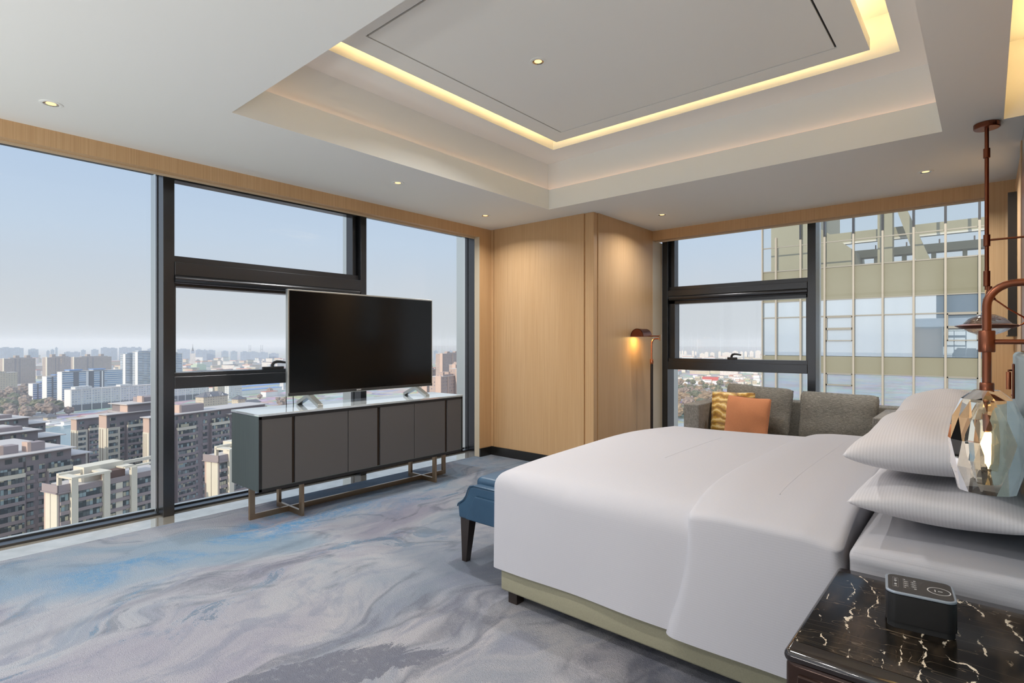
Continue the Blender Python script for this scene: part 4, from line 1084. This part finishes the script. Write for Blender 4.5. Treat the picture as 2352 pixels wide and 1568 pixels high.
F_light = facade('light_block_front', lin(222, 214, 204), lin(168, 166, 168), 4.2, (.25, .75), (.3, .75), 3.0)
M_bluerf = mat('blue_steel_roof', lin(104, 146, 204), .5)
M_darktile = mat('dark_grey_tile_roof', lin(104, 104, 110), .7)
M_redclad = mat('red_cladding', lin(196, 92, 84), .6)
M_whiteclad = mat('white_cladding', lin(236, 234, 230), .6)
M_orangeroof = mat('red_tile_roof', lin(196, 120, 96), .7)
def mid(name, label, x, y, L, D, zt, m, tops=(), rz=None, group=None, roof=M_roofpale, extra=None):
    b = Block(name, label, x, y, rz=rz, group=group)
    b.part('wall', m, (0, L, 0, D, GZ, zt)); b.part('roof', roof, (-.4, L+.4, -.4, D+.4, zt, zt+.5))
    for t in tops: b.part('roof_house', m, t)
    return b
b = mid('apartment_block', 'long white grid fronted slab block beyond the river', -905, 167.3, 197, 14, -60.3, F_white, [(6, 26, 2, 12, -60, -56.5), (62, 78, 2, 12, -60, -57.4), (118, 128, 2, 12, -60, -57.2), (160, 175, 2, 12, -60, -56.8)])
for i in range(17): b.part('pilaster', M_whiteclad, (i*12.0, i*12.0+.8, -.7, 0, GZ, -60))
b.part('end_wall', M_whiteclad, (-.6, 0, 0, 14, GZ, -60)); b.part('shop_band', M_darktile, (1, 196, -.3, 0, GZ, -80))
for nm, lb, x, y, L, zt in (('a', 'lowest blue and white banded block, left end of the row beyond the trees', -1128.8, 161.7, 16.7, -62.6), ('b', 'middle height blue and white banded block of the row beyond the trees', -1086.4, 171.9, 18.9, -50.1)):
    b = mid('office_block', lb, x, y, L, 14, zt, F_office, rz=HEAD); b.part('end_wall', M_whiteclad, (-.5, 0, 0, 12, GZ, zt)); b.part('canopy_roof', M_bluerf, (L*.55, L+1.5, -1, 12, zt+1.6, zt+2.6)); b.part('stair_tower', M_darktile, (L*.32, L*.42, -.6, 0, GZ, zt))
b = mid('office_block', 'widest blue and white banded block with two canopy roofs', -1056.1, 184.8, 85.8, 14, -42.6, F_office)
b.part('end_wall', M_whiteclad, (-.5, 0, 0, 12, GZ, -42.6))
for x0, x1 in ((9, 27), (42, 60)): b.part('canopy_roof', M_bluerf, (x0, x1, -1, 13, -40.6, -39.4)); b.part('roof_house', F_office, (x0+1, x1-1, 1, 12, -42, -40.6))
for x0, x1, m in ((15, 22, M_darktile), (32, 35, M_whiteclad), (36, 43, M_darktile), (52, 58, M_darktile), (54, 56, M_whiteclad)): b.part('shaft', m, (x0, x1, -1.1 if m is M_whiteclad else -.7, 0, GZ, -43))
b = mid('tower_block', 'slim pale banded tower immediately left of the dark window post', -1185.2, 298, 18, 16, -19.1, F_pale, [(4, 16, 2, 12, -19, -16.5)]); b.part('end_wall', M_whiteclad, (-.8, 0, 0, 6, GZ, -19))
b = mid('tower_block', 'pale banded tower half hidden by the dark window post', -1168.2, 312.7, 43.9, 16, -15.2, F_pale, [(2, 30, 2, 12, -15, -12.5)]); b.part('end_wall', M_whiteclad, (-.8, 0, 0, 7, GZ, -15)); b.rep('fin', M_whiteclad, [(22, 23, -1, 0, GZ, -15), (34, 35, -1, 0, GZ, -15)])
b = mid('tower_block', 'pale banded tower just right of the dark window post', -1121.4, 353, 19.8, 16, -17.9, F_pale, [(2, 12, 2, 12, -18, -15)]); b.part('fin', M_whiteclad, (19, 19.8, -1, 0, GZ, -18))
for lb, x, y, L, zt, px_ in (('wide tan tower with two roof houses at the left edge of the view', -1609.7, 182.5, 57.3, -32.9, (.37, .72)), ('tan tower with two roof houses behind the banded blocks', -1552.1, 245.5, 45.7, -30.3, (.22, .64)), ('broad tan towers with cream shafts behind the widest banded block', -1633.1, 307.7, 82.3, -32.5, (.35, .72))):
    b = mid('tower_block', lb, x, y, L, 18, zt, F_tan, [(L*p, L*p+7, 2, 12, zt, zt+7) for p in px_]+[(L*.2, L*.9, 1, 10, zt, zt+2.2)])
    b.rep('recess', M_brown2, [(L*.33, L*.37, -.3, 0, GZ, zt), (L*.47, L*.51, -.3, 0, GZ, zt)])
    b.part('corner_shaft', M_cream, (-.6, .5, -.6, 4, GZ, zt+1.5))
mid('apartment_block', 'beige mid rise block in front of the wide tan tower', -1315.3, 132.8, 37, 16, -51.4, F_beige, [(2, 14, 2, 12, -51, -47.5), (16, 22, 2, 10, -51, -49)])
mid('hall', 'low green domed hall seen past the dark window post', -1957.1, 688.5, 34, 30, -70.4, mat('pale_green_cladding', lin(176, 196, 168), .6), [(4, 30, 4, 24, -70, -67)])
for lb, x, y, L, D, zt in (('pink brown tower with turrets seen right of the television', -749.3, 674.2, 70, 14, -18.3), ('near pink tan tower below the turreted tower', -375.8, 336.1, 24, 12, -29.7), ('pink tan tower against the far window post', -376.5, 361.9, 32.4, 12, -23.5),
        ('pink tan tower partly behind the lower right corner of the television', -431.7, 367.1, 17.3, 12, -26.3), ('pink tan tower between the turreted tower and the near tower', -555.8, 524.2, 29.6, 10, -29.0)):
    b = mid('tower_block', lb, x, y, L, D, zt, F_pink, [(L*.3, L*.42, 2, 8, zt, zt+4), (L*.72, L*.84, 2, 8, zt, zt+4), (L*.25, L*.9, 1, 9, zt, zt+1.8)])
    b.part('corner_pier', M_pinkwall, (-.6, .6, -.6, 5, GZ, zt+1)); b.part('pilaster', M_pinkwall, (L*.5, L*.54, -.7, 0, GZ, zt))
def hip(b, x0, x1, y0, y1, z0, h, ov=1.5, gable=None):
    x0 -= ov; x1 += ov; y0 -= ov; y1 += ov; d = (y1-y0)/2; ym = (y0+y1)/2
    MB().add([(x0, y0, z0-GZ), (x1, y0, z0-GZ), (x1, y1, z0-GZ), (x0, y1, z0-GZ), (x0+d, ym, z0+h-GZ), (x1-d, ym, z0+h-GZ)], [(0, 1, 5, 4), (1, 2, 5), (2, 3, 4, 5), (3, 0, 4), (3, 2, 1, 0)]).build('tiled_roof', M_darktile, b.r, local=True)
    for gx in (gable or []):
        MB().prism([(gx-3.2, z0+.3-GZ), (gx, z0+h*.95-GZ), (gx+3.2, z0+.3-GZ)], 'y', y0-.6, ym).build('gable', M_darktile, b.r, local=True)
        MB().prism([(gx-2.0, z0+.4-GZ), (gx, z0+h*.66-GZ), (gx+2.0, z0+.4-GZ)], 'y', y0-.8, y0-.5).build('gable_front', M_whiteclad, b.r, local=True)
b = mid('hall', 'cream hall with dark hipped roof and white gables above the cabinet', -797.7, 289, 37, 16, -72, F_beige); hip(b, 0, 37, 0, 16, -71.5, 6, 1.5, (9, 27))
b = mid('hall', 'smaller cream hall with dark hipped roof beside the gabled hall', -752.1, 315.1, 11, 12, -74, F_beige); hip(b, 0, 11, 0, 12, -73.5, 5)
b = mid('hall', 'long low dark roofed wing beyond the smaller cream hall', -774.9, 335.1, 24, 8, -82.5, F_light); hip(b, 0, 24, 0, 8, -82, 4)
mid('shed', 'long blue roofed shed behind the television edge, farther one', -1069, 448, 130, 26, -82.5, M_whiteclad, roof=M_bluerf)
mid('shed', 'blue roofed shed behind the television edge, nearer one', -966, 408, 90, 18, -80.5, M_whiteclad, roof=M_bluerf)
mid('shed', 'white walled shed with red roof edge by the blue sheds', -905, 424, 24, 12, -80, M_whiteclad, roof=M_orangeroof)
mid('apartment_block', 'beige apartment block behind the gabled hall', -952.6, 366.6, 30, 12, -67.3, F_beige)
mid('apartment_block', 'grey apartment block right of the beige one behind the gabled hall', -917.8, 370.3, 24, 10, -65.8, F_white)
b = mid('pavilion', 'small dark roofed pavilion on the far river bank', -818, 129.8, 9, 9, -84, F_beige); hip(b, 0, 9, 0, 9, -84, 4, 2)
M_water = mat('river_water', lin(104, 136, 146), .2, spec=.3)
o = MB().add([(-600, 60, GZ+.12), (-575, 150, GZ+.12), (-735, 215, GZ+.12), (-765, 140, GZ+.12), (-748, 118, GZ+.12), (-752, 95, GZ+.12), (-640, 40, GZ+.12)], [tuple(range(7))]).build('river', M_water); o['kind'] = 'structure'
M_road = mat('asphalt_road', lin(150, 152, 158), .85)
o = MB().add([(-800, 30, GZ+.15), (-905, 160, GZ+.15), (-940, 165, GZ+.15), (-870, 30, GZ+.15)], [(0, 1, 2, 3)]).build('road', M_road); o['kind'] = 'structure'
for i, (x, y, w, l) in enumerate(((-782, 126, 10, 12), (-757, 134, 10, 14), (-762, 160, 9, 16))):
    r = Block('boat_house', ('small white boat house on the river bank, left of three', 'white boat house with a long deck on the river bank', 'white boat house at the right end of the river bank')[i], x, y)
    r.part('deck', M_whiteclad, (-4, l+2, -6, w, GZ, GZ+.8)); r.part('hall', M_whiteclad, (0, l, 0, w*.6, GZ+.8, GZ+3.6)); r.part('roof', M_roofpale, (-.5, l+.5, -.5, w*.7, GZ+3.6, GZ+4.1))

# ---- skyline
SKY = [(-3510,405,53,-20.9),(-3470,440,45,-22.0),(-3491,501,38,-28.8),(-3640,580,13,-39.0),(-3575,587,15,-32.4),(-3483,587,10,-22.0),(-3590,653,34,-45.5),(-3634,694,35,-46.4),(-3457,689,19,-34.6),(-3339,711,29,-31.6),(-3446,777,36,-23.0),(-3488,821,37,-25.8),(-3370,843,47,-21.9),(-3124,817,34,-20.4),(-3172,855,18,-20.9),(-3140,1042,58,-30.8),(-3078,1094,32,-34.2),(-2863,1043,18,-33.0),(-3097,1158,41,-37.3),(-2915,1156,31,-40.1),(-2880,1186,31,-41.2),(-2655,1143,37,-40.5),(-2926,1305,41,-45.3),(-2769,1282,46,-46.7),(-3544,376,23,-26.1),(-2787,1346,47,-53.3),(-2154,1893,21,-39.8),(-2007,1861,20,-38.1),(-3058,874,32,-26.7),
 (-1255,2827,18,-41.6),(-1215,2783,7,-40.7),(-1253,2908,14,-44.8),(-1221,2935,11,-43.6),(-1234,3004,9,-48.2),(-1183,2968,25,-56.8),(-1292,3310,21,-55.2),(-1277,3363,25,-58.4),(-1132,3091,14,-48.2),(-1102,3118,49,-53.1),(-1056,3118,29,-45.3),(-1080,3295,14,-50.1),(-962,3001,13,-45.3),(-997,3208,19,-45.8),(-933,3105,24,-41.6),(-1039,3489,15,-46.8)]
for i, (x, y, w, zt) in enumerate(SKY):
    left = i < 29
    rz = math.atan2(-x, y) if False else math.atan2(y, x)+pi/2*-1+pi   # front square to the hotel
    rz = math.atan2(y, x)-pi/2; TAKEN.append((x, y, w*.8+6))
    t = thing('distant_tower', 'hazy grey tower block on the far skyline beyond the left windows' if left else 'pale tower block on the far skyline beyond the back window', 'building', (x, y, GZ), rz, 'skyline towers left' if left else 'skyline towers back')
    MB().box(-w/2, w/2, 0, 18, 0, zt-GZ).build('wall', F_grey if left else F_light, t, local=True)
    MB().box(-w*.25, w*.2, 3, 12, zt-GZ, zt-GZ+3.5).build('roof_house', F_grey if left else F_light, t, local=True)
t = Block('spire_tower', 'stepped pale tower with a thin spire on the far skyline', -2404, 831, rz=math.atan2(831, -2404)-pi/2)
t.part('wall', F_light, (-9.5, 9.5, 0, 18, GZ, -40)); t.part('upper_wall', F_grey, (-6, 6, 2, 14, -40, -30)); MB().lathe([(5, -30-GZ), (2.5, -22-GZ), (.8, -14-GZ), (.3, -2-GZ)], (0, 8, 0), 8).build('spire', M_roofdark, t.r, local=True)
for i, (xa, ya, xb, yb) in enumerate(((-3046, 1334, -3039, 1340), (-2997.5, 1376, -2990.5, 1382))):
    t = thing('bridge_pylon', 'thin twin bridge mast on the skyline beside the television, ' + ('left of the pair' if i == 0 else 'right of the pair'), 'mast', ((xa+xb)/2, (ya+yb)/2, GZ))
    for x, y in ((xa, ya), (xb, yb)): MB().tube([(x, y, GZ), (x, y, -9)], [1.1, .7], 8).build('mast_leg', M_roofdark, t)
    MB().tube([(xa, ya, -33), (xb, yb, -33)], .8, 6).build('cross_beam', M_roofdark, t)
# ---- low rise quarters
for o in list(COL.objects):
    if o.parent is None and o.get('category') == 'building' and o.name.split('.')[0] not in ('distant_tower',):
        for ch in o.children:
            if ch.name.startswith('wall'):
                xs = [v.co.x for v in ch.data.vertices]; L_ = max(xs); a_ = o.rotation_euler.z
                for k in range(int(L_//20)+1): TAKEN.append((o.location.x+cos(a_)*k*20-sin(a_)*8, o.location.y+sin(a_)*k*20+cos(a_)*8, 17))
rnd = random.Random(11)
def low(n, gen, labels, mats, group):
    protos = {}
    for i in range(n):
        for _ in range(60):
            x, y, w, d, h, rz = gen(); rr = (w+d)*.46
            if all((x-q[0])**2+(y-q[1])**2 > (rr+q[2])**2 for q in TAKEN): break
        else: continue
        TAKEN.append((x, y, rr))
        k = rnd.randrange(len(mats)); key = (k, rnd.randrange(3))
        r = thing('low_rise_block', labels, 'building', (x, y, GZ), rz, group)
        if key not in protos:
            wl = MB().box(-.5, .5, -.5, .5, 0, 1).build('wall', mats[k], r, local=True)
            rf = MB().box(-.52, .52, -.52, .52, 1, 1.06).build('roof', (M_roofpale, M_roofdark, M_orangeroof)[key[1]], r, local=True); protos[key] = (wl, rf)
        else:
            for q in protos[key]:
                o = q.copy(); COL.objects.link(o); o.parent = r
        r.scale = (w, d, h)
def cone(u0, u1, d0, d1):
    u = rnd.uniform(u0, u1); D = 1/rnd.uniform(1/d1, 1/d0); q = (u-1176)/1263.3
    a = radians(40.8); return (-sin(a)*D+cos(a)*q*D, cos(a)*D+sin(a)*q*D)
def g_left():
    x, y = cone(402, 660, 1000, 3000); return (x, y, rnd.uniform(20, 60), rnd.uniform(9, 14), rnd.choice((8, 12, 15, 18, 20)), HEAD+rnd.choice((0, 0, pi/2))+rnd.uniform(-.1, .1))
low(120, g_left, 'small pale low rise block in the hazy quarter past the dark window post', [F_light, F_white, F_beige], 'low rise blocks beyond the middle left window')
def g_left2():
    x, y = cone(-20, 345, 1350, 3000); return (x, y, rnd.uniform(20, 60), rnd.uniform(9, 14), rnd.choice((8, 12, 15, 18, 24)), HEAD+rnd.choice((0, 0, pi/2)))
low(60, g_left2, 'small pale low rise block between the tan towers beyond the river', [F_light, F_white, F_beige], 'low rise blocks beyond the river')
def g_r():
    x, y = cone(1552, 1756, 1500, 3200); return (x, y, rnd.uniform(18, 60), rnd.uniform(9, 16), rnd.choice((10, 15, 18, 20, 26)), radians(15)+rnd.choice((0, 0, pi/2)))
low(75, g_r, 'small pale low rise block on the plain beyond the back window', [F_light, F_white, F_beige], 'low rise blocks beyond the back window')
def g_r2():
    x, y = cone(1552, 1756, 1150, 1450); return (x, y, rnd.uniform(8, 16), rnd.uniform(6, 9), rnd.choice((4, 6, 7)), radians(15)+rnd.uniform(-.4, .4))
low(60, g_r2, 'small house among trees beyond the back window', [F_light, M_whiteclad, F_beige], 'houses beyond the back window')
def g_p():
    x, y = cone(985, 1070, 900, 2600); return (x, y, rnd.uniform(18, 50), rnd.uniform(9, 16), rnd.choice((10, 15, 18, 20)), HEAD)
low(25, g_p, 'small pale low rise block behind the pink tan towers', [F_light, F_pink, F_beige], 'low rise blocks behind the pink towers')
RZ2 = radians(14)
b = mid('store', 'red fronted store building seen over the sofa', -488, 1226, 34, 26, -76, M_whiteclad, rz=RZ2, roof=M_redclad); b.part('red_front', M_redclad, (-.5, 34.5, -.6, 0, -80.5, -75.5), (20, 34.5, -.7, 0, GZ, -75.5))
for lb, x, y, w, h in (('long white shed below the red store', -452, 1070, 22, 5), ('white low shed right of the store among trees', -366, 1165, 20, 5), ('white low hall above the grey back cushion', -352, 1095, 26, 7), ('pair of white sheds near the glass tower edge', -338, 1010, 22, 5)):
    mid('shed', lb, x, y, w, 9, GZ+h, M_whiteclad, rz=RZ2)

# ---- ground, trees
def f_ground(nt, b):
    p = nt.pos(); n = nt.noise(p, .012, 5, .65)[0]; m = nt.noise(p, .07, 4, .7)[0]; v = nt.new('ShaderNodeTexVoronoi', Vector=p, Scale=.035).outputs['Color']
    c = nt.ramp(n, [(.3, lin(132, 128, 116)), (.45, lin(158, 148, 130)), (.55, lin(170, 164, 156)), (.7, lin(140, 140, 120))])
    c = nt.mix(nt.smooth(m, .5, .62), c, lin(190, 184, 178)); c = nt.mix(.22, c, v); base(nt, b, c)
M_ground = mat('city_ground', lin(160, 152, 140), .95, fn=f_ground)
o = MB().add([(-14000, -6000, GZ), (9000, -6000, GZ), (9000, 14000, GZ), (-14000, 14000, GZ)], [(0, 1, 2, 3)]).build('ground', M_ground); o['kind'] = 'structure'
def f_tree(c1, c2):
    def fn(nt, b):
        n = nt.noise(nt.obj(), 1.4, 4, .75)[0]; base(nt, b, nt.mix(nt.smooth(n, .35, .65), c1, c2)); bump(nt, b, n, 1.0, .8)
    return fn
TM = [mat('bare_brown_crown', lin(150, 134, 122), .95, fn=f_tree(lin(122, 108, 98), lin(172, 152, 138))),
      mat('dull_green_crown', lin(112, 114, 92), .95, fn=f_tree(lin(90, 94, 74), lin(136, 134, 108))),
      mat('russet_crown', lin(160, 138, 112), .95, fn=f_tree(lin(128, 108, 86), lin(180, 156, 126)))]
M_trunk = mat('grey_bark', lin(104, 94, 84), .9)
def crown_mb(seed):
    bm = bmesh.new(); bmesh.ops.create_icosphere(bm, subdivisions=3, radius=1); r = random.Random(seed)
    ph = [r.uniform(0, 6) for _ in range(9)]
    for v in bm.verts:
        c = v.co; k = 1+.18*sin(4*c.x+ph[0])*sin(4*c.y+ph[1])+.14*sin(8*c.z+ph[2])*sin(7*c.x+ph[3])+r.uniform(-.13, .13)
        v.co = Vector((c.x*k*.52, c.y*k*.52, .62+c.z*k*.40))
    m = MB(); bm.verts.index_update(); m.add([v.co[:] for v in bm.verts], [[v.index for v in f.verts] for f in bm.faces]); bm.free(); return m
tp = {}
def tree(x, y, s, k, label, group):
    if any((x-q[0])**2+(y-q[1])**2 < (s*.56+q[2])**2 for q in TAKEN): return
    TAKEN.append((x, y, s*.58))
    r = thing('tree', label, 'tree', (x, y, GZ), rnd.uniform(0, 6), group); r.scale = (s, s, s*rnd.uniform(.9, 1.15))
    key = (k, rnd.randrange(2))
    if key not in tp:
        tp[key] = (crown_mb(k*7+key[1]).build('crown', TM[k], r, local=True), MB().lathe([(.035, 0), (.02, .4)], (0, 0, 0), 6).build('trunk', M_trunk, r, local=True))
    else:
        for q in tp[key]:
            o = q.copy(); COL.objects.link(o); o.parent = r
for i in range(150):
    x, y = cone(-30, 152, 640, 1000)
    if -760 < x < -575 and y < 150: continue
    tree(x, y, rnd.uniform(9, 17), rnd.choice((0, 0, 0, 1)), 'bare brownish tree in the wood beyond the river', 'trees beyond the river')
for i in range(45):
    x, y = cone(118, 165, 590, 700); tree(x, y, rnd.uniform(8, 14), 0, 'bare brownish tree on the near river bank by the white boat houses', 'trees by the boat houses')
for i in range(260):
    x, y = cone(1550, 1640 if i < 160 else 1750, 640, 1250); tree(x, y, rnd.uniform(8, 15), rnd.choice((1, 1, 2, 2, 0)), 'autumn tree in the park below the back window', 'trees below the back window')
for i in range(30):
    x, y = cone(520, 660, 620, 1000); tree(x, y, rnd.uniform(6, 10), 0, 'bare street tree among low houses behind the cabinet', 'street trees behind the cabinet')

# ------------------------------------------------------------------ glass wing opposite the back window
YT = 34.0
tw = thing('glass_tower', 'beige and blue glass tower wing opposite the back window', 'building', (-9.935, YT, GZ))
M_span = mat('beige_spandrel_glass', lin(140, 137, 117), .12, spec=.6)
M_mull = mat('pale_mullion', lin(172, 164, 150), .4, .2)  # one even pale beige
M_trans = mat('thin_transom', lin(150, 146, 136), .4, .3)
M_conc = mat('pale_concrete', lin(172, 167, 146), .85)
def f_tg(nt, b):
    p = nt.pos(); n = nt.noise(nt.scale(p, 1.2, 1, .12), 1.0, 3)[0]; base(nt, b, nt.mix(n, lin(120, 140, 158), lin(150, 168, 184)))
M_tglass = mat('blue_reflective_glass', lin(130, 150, 168), .5, fn=f_tg, spec=0.0)
def _refl(m, fac):
    nt = NT(m.node_tree); b = nt.n['Principled BSDF']; out = nt.n['Material Output']
    g = nt.new('ShaderNodeBsdfGlossy', Roughness=.0); g.inputs[0].default_value = (.94, .97, 1, 1)
    mx = nt.new('ShaderNodeMixShader'); mx.inputs[0].default_value = fac
    nt.l.new(b.outputs[0], mx.inputs[1]); nt.l.new(g.outputs[0], mx.inputs[2]); nt.l.new(mx.outputs[0], out.inputs[0])
_refl(M_tglass, .42)
M_screenglass = glass_mat('roof_screen_glass', (.88, .9, .88, 1), .8, .10)
MX = [-9.935, -9.185, -7.895, -6.704, -5.351, -4.056, -2.764, -1.513, -.255, 1.0, 2.25, 3.5, 4.75, 6.0]
TOPZ = 11.0
levels = [(5.41, 3.66, .58), (.58, -.33, -3.45), (-3.45, -4.36, -7.45), (-7.45, -8.36, -11.45), (-11.45, -12.36, -15.45)]
for zt_, zs, zg in levels:
    MB().box(MX[0], MX[-1], YT, YT+.25, zs, zt_).build('spandrel_band', M_span, tw)
    for i in range(len(MX)-1):
        MB().box(MX[i]+.02, MX[i+1]-.02, YT+.03, YT+.08, zg+.02, zs-.02).build('glass_pane', M_tglass, tw)
    for zz_ in ((2.76,) if zt_ > 1 else ()):
        MB().box(MX[0], MX[-1], YT-.03, YT+.03, zz_-.03, zz_+.03).build('transom_rail', M_trans, tw)
    for i in ((3, 7) if True else ()):
        if zt_ > 1:
            for z1, z2 in ((2.74, 2.08), (2.08, 1.41)):
                f = MB(); x0, x1 = MX[i]+.05, MX[i+1]-.05
                f.box(x0, x1, YT-.07, YT+.02, z1-.07, z1).box(x0, x1, YT-.07, YT+.02, z2, z2+.05).box(x0, x0+.05, YT-.07, YT+.02, z2, z1).box(x1-.05, x1, YT-.07, YT+.02, z2, z1); f.build('opening_light', M_trans, tw)
        else:
            f = MB(); x0, x1 = MX[i]+.05, MX[i+1]-.05; z2 = zs-.66
            f.box(x0, x1, YT-.07, YT+.02, z2, z2+.07).box(x0, x1, YT-.07, YT+.02, zs-.06, zs).box(x0, x0+.05, YT-.07, YT+.02, z2, zs).box(x1-.05, x1, YT-.07, YT+.02, z2, zs); f.build('opening_light', M_trans, tw)
    MB().box(MX[0], MX[-1], YT-.02, YT+.03, zs-.02, zs+.03).build('transom_rail', M_trans, tw)
for i, x in enumerate(MX):
    w = .045 if i else .03
    MB().box(x-w, x+w, YT-.16, YT+.02, GZ, 7.35 if i else TOPZ).build('mullion', M_mull, tw)
    if 1 < i: MB().box(x-.05, x+.05, YT-.18, YT+.04, 7.1, TOPZ).build('mullion_cap', M_frame, tw)
for i in range(len(MX)-1): MB().add([(MX[i], YT, 5.41), (MX[i+1], YT, 5.41), (MX[i+1], YT, TOPZ), (MX[i], YT, TOPZ)], [(0, 1, 2, 3)]).build('roof_screen', M_screenglass, tw)
for zz_ in (5.43, 6.80): MB().box(MX[0], MX[-1], YT-.03, YT+.03, zz_-.03, zz_+.03).build('transom_rail', M_trans, tw)
MB().box(MX[0]+.05, MX[-1], YT+.3, YT+14, GZ, 5.0).build('tower_core', mat('dim_interior_wall', lin(120, 130, 138), .8), tw)
# concrete frame behind the screen on the roof
MB().box(-9.7, -7.4, YT+.8, YT+8, 5.0, 11).build('stair_house', M_conc, tw)
MB().prism([(-7.4, 5.0), (-7.4, 8.0), (-6.95, 7.65), (-5.75, 6.6), (-5.6, 5.0)], 'y', YT+1.9, YT+6).build('roof_ramp', M_conc, tw)
MB().box(-4.42, -3.76, YT+1.0, YT+1.7, 5.0, 10).build('roof_column', M_conc, tw)
MB().prism([(-3.76, 8.9), (-3.38, 8.9), (-2.05, 5.2), (-2.65, 5.2)], 'y', YT+1.0, YT+1.6).build('diagonal_brace', M_conc, tw)
MB().box(-9, 8, YT+2.2, YT+3.0, 7.02, 7.60).build('roof_beam', M_conc, tw)
MB().box(-9, 8, YT+2.1, YT+2.2, 6.93, 7.02).build('painted_sunlit_edge', M_whiteclad, tw)  # sunlit lower edge of the beam, painted as a white strip
MB().box(-6.8, 8, YT+4.5, YT+5.3, 6.39, 6.84).box(-6.8, 8, YT+4.6, YT+5.1, 5.0, 6.0).build('lower_beam', M_conc, tw)
for i in range(10): MB().box(-6.4+1.35*i, -6.2+1.35*i, YT+4.6, YT+5.0, 6.0, 6.39).build('stub_post', M_conc, tw)
for i in range(5): MB().tube([(-5.0+1.5*i, YT+4.9, 6.84), (-5.0+1.5*i, YT+4.9, 7.12)], .035, 6).build('roof_light', M_roofdark, tw)
# upper storeys of the hotel over this room: they only show as a dark reflection in the wing
struct(MB().box(-3.4, 9, -3.2, 6.4, 3.52, 8.4).box(1.72, 9, -3.2, 6.4, GZ, 3.52), 'wall_hotel', mat('hotel_dark_cladding', lin(70, 76, 84), .5))

# ------------------------------------------------------------------ thin winter haze over the city
def haze_mat(dens):
    m = bpy.data.materials.new('winter_haze'); m.use_nodes = True; nt = NT(m.node_tree); nt.n.clear()
    out = nt.new('ShaderNodeOutputMaterial'); v = nt.new('ShaderNodeVolumeScatter'); v.inputs['Color'].default_value = (.60, .66, .74, 1); v.inputs['Density'].default_value = dens; v.inputs['Anisotropy'].default_value = 0.0
    nt.l.new(v.outputs[0], out.inputs['Volume']); m.cycles.homogeneous_volume = True; return m
MH = haze_mat(1/3800)
for bx in ((-13000, -130, -5000, 13000), (-130, 8000, 110, 13000)):
    o = MB().box(*bx, GZ-5, 60).build('haze', MH); tag(o, 'thin pale haze lying over the distant city', 'haze', None, 'stuff')

# ------------------------------------------------------------------ sky, sun, camera
wd = bpy.data.worlds.new('sky'); SC.world = wd; wd.use_nodes = True
nt = NT(wd.node_tree); nt.n.clear()
out = nt.new('ShaderNodeOutputWorld'); bg = nt.new('ShaderNodeBackground')
d = nt.new('ShaderNodeTexCoord').outputs['Generated']
X, Y, Z = nt.xyz(d)
sky = nt.ramp(nt.math('MAXIMUM', Z, 0.0), [(0, lin(206, 210, 214)), (.06, lin(208, 213, 219)), (.17, lin(198, 214, 233)), (.34, lin(180, 204, 236)), (.6, (.62, .76, 1.02)), (1, (.85, 1.0, 1.25))])
cl = nt.noise(nt.scale(d, 2.2, 2.2, 11), 1.6, 6, .6, .4)[0]
cl = nt.math('MULTIPLY', nt.math('MULTIPLY', nt.smooth(cl, .60, .74), nt.smooth(Z, .10, .22)), .55)
sky = nt.mix(cl, sky, lin(226, 230, 236))
glow = nt.smooth(nt.math('MULTIPLY', Y, -1.0), .1, 1.0)      # hazy sky on the sun's side, brightened to light the room from behind
sky = nt.mix(1.0, sky, nt.mix(glow, (0, 0, 0, 1), (.6, .57, .53, 1)), 'ADD')
nt.l.new(sky, bg.inputs[0]); bg.inputs[1].default_value = 1.0
nt.l.new(bg.outputs[0], out.inputs[0])
sun = bpy.data.lights.new('sun', 'SUN'); sun.energy = 3.0; sun.angle = radians(.6); sun.color = (1, .88, .72)
so_ = bpy.data.objects.new('sun', sun); COL.objects.link(so_)
sd_ = Vector((.16, -.90, .42)).normalized()
so_.rotation_euler = sd_.to_track_quat('Z', 'Y').to_euler(); so_.location = (0, -50, 60)

cam = bpy.data.cameras.new('camera'); cam.sensor_width = 36; cam.lens = 1263.3/2352*36
cam.shift_y = 3.7/2352; cam.clip_start = .02; cam.clip_end = 30000
co = bpy.data.objects.new('camera', cam); COL.objects.link(co); co.location = (0, 0, 1.3)
co.rotation_euler = (pi/2, 0, radians(40.8)); SC.camera = co
vs = SC.view_settings; vs.view_transform = 'Standard'; vs.look = 'None'; vs.exposure = 0.0; vs.gamma = 1; vs.use_curve_mapping = False
SC.display_settings.display_device = 'sRGB'
cy = SC.cycles; cy.use_denoising = True; cy.denoiser = 'OPENIMAGEDENOISE'; cy.denoising_input_passes = 'RGB_ALBEDO_NORMAL'
cy.max_bounces = 10; cy.diffuse_bounces = 5; cy.glossy_bounces = 4; cy.transmission_bounces = 10; cy.transparent_max_bounces = 12; cy.volume_bounces = 2
cy.caustics_reflective = False; cy.caustics_refractive = False; cy.sample_clamp_indirect = 6
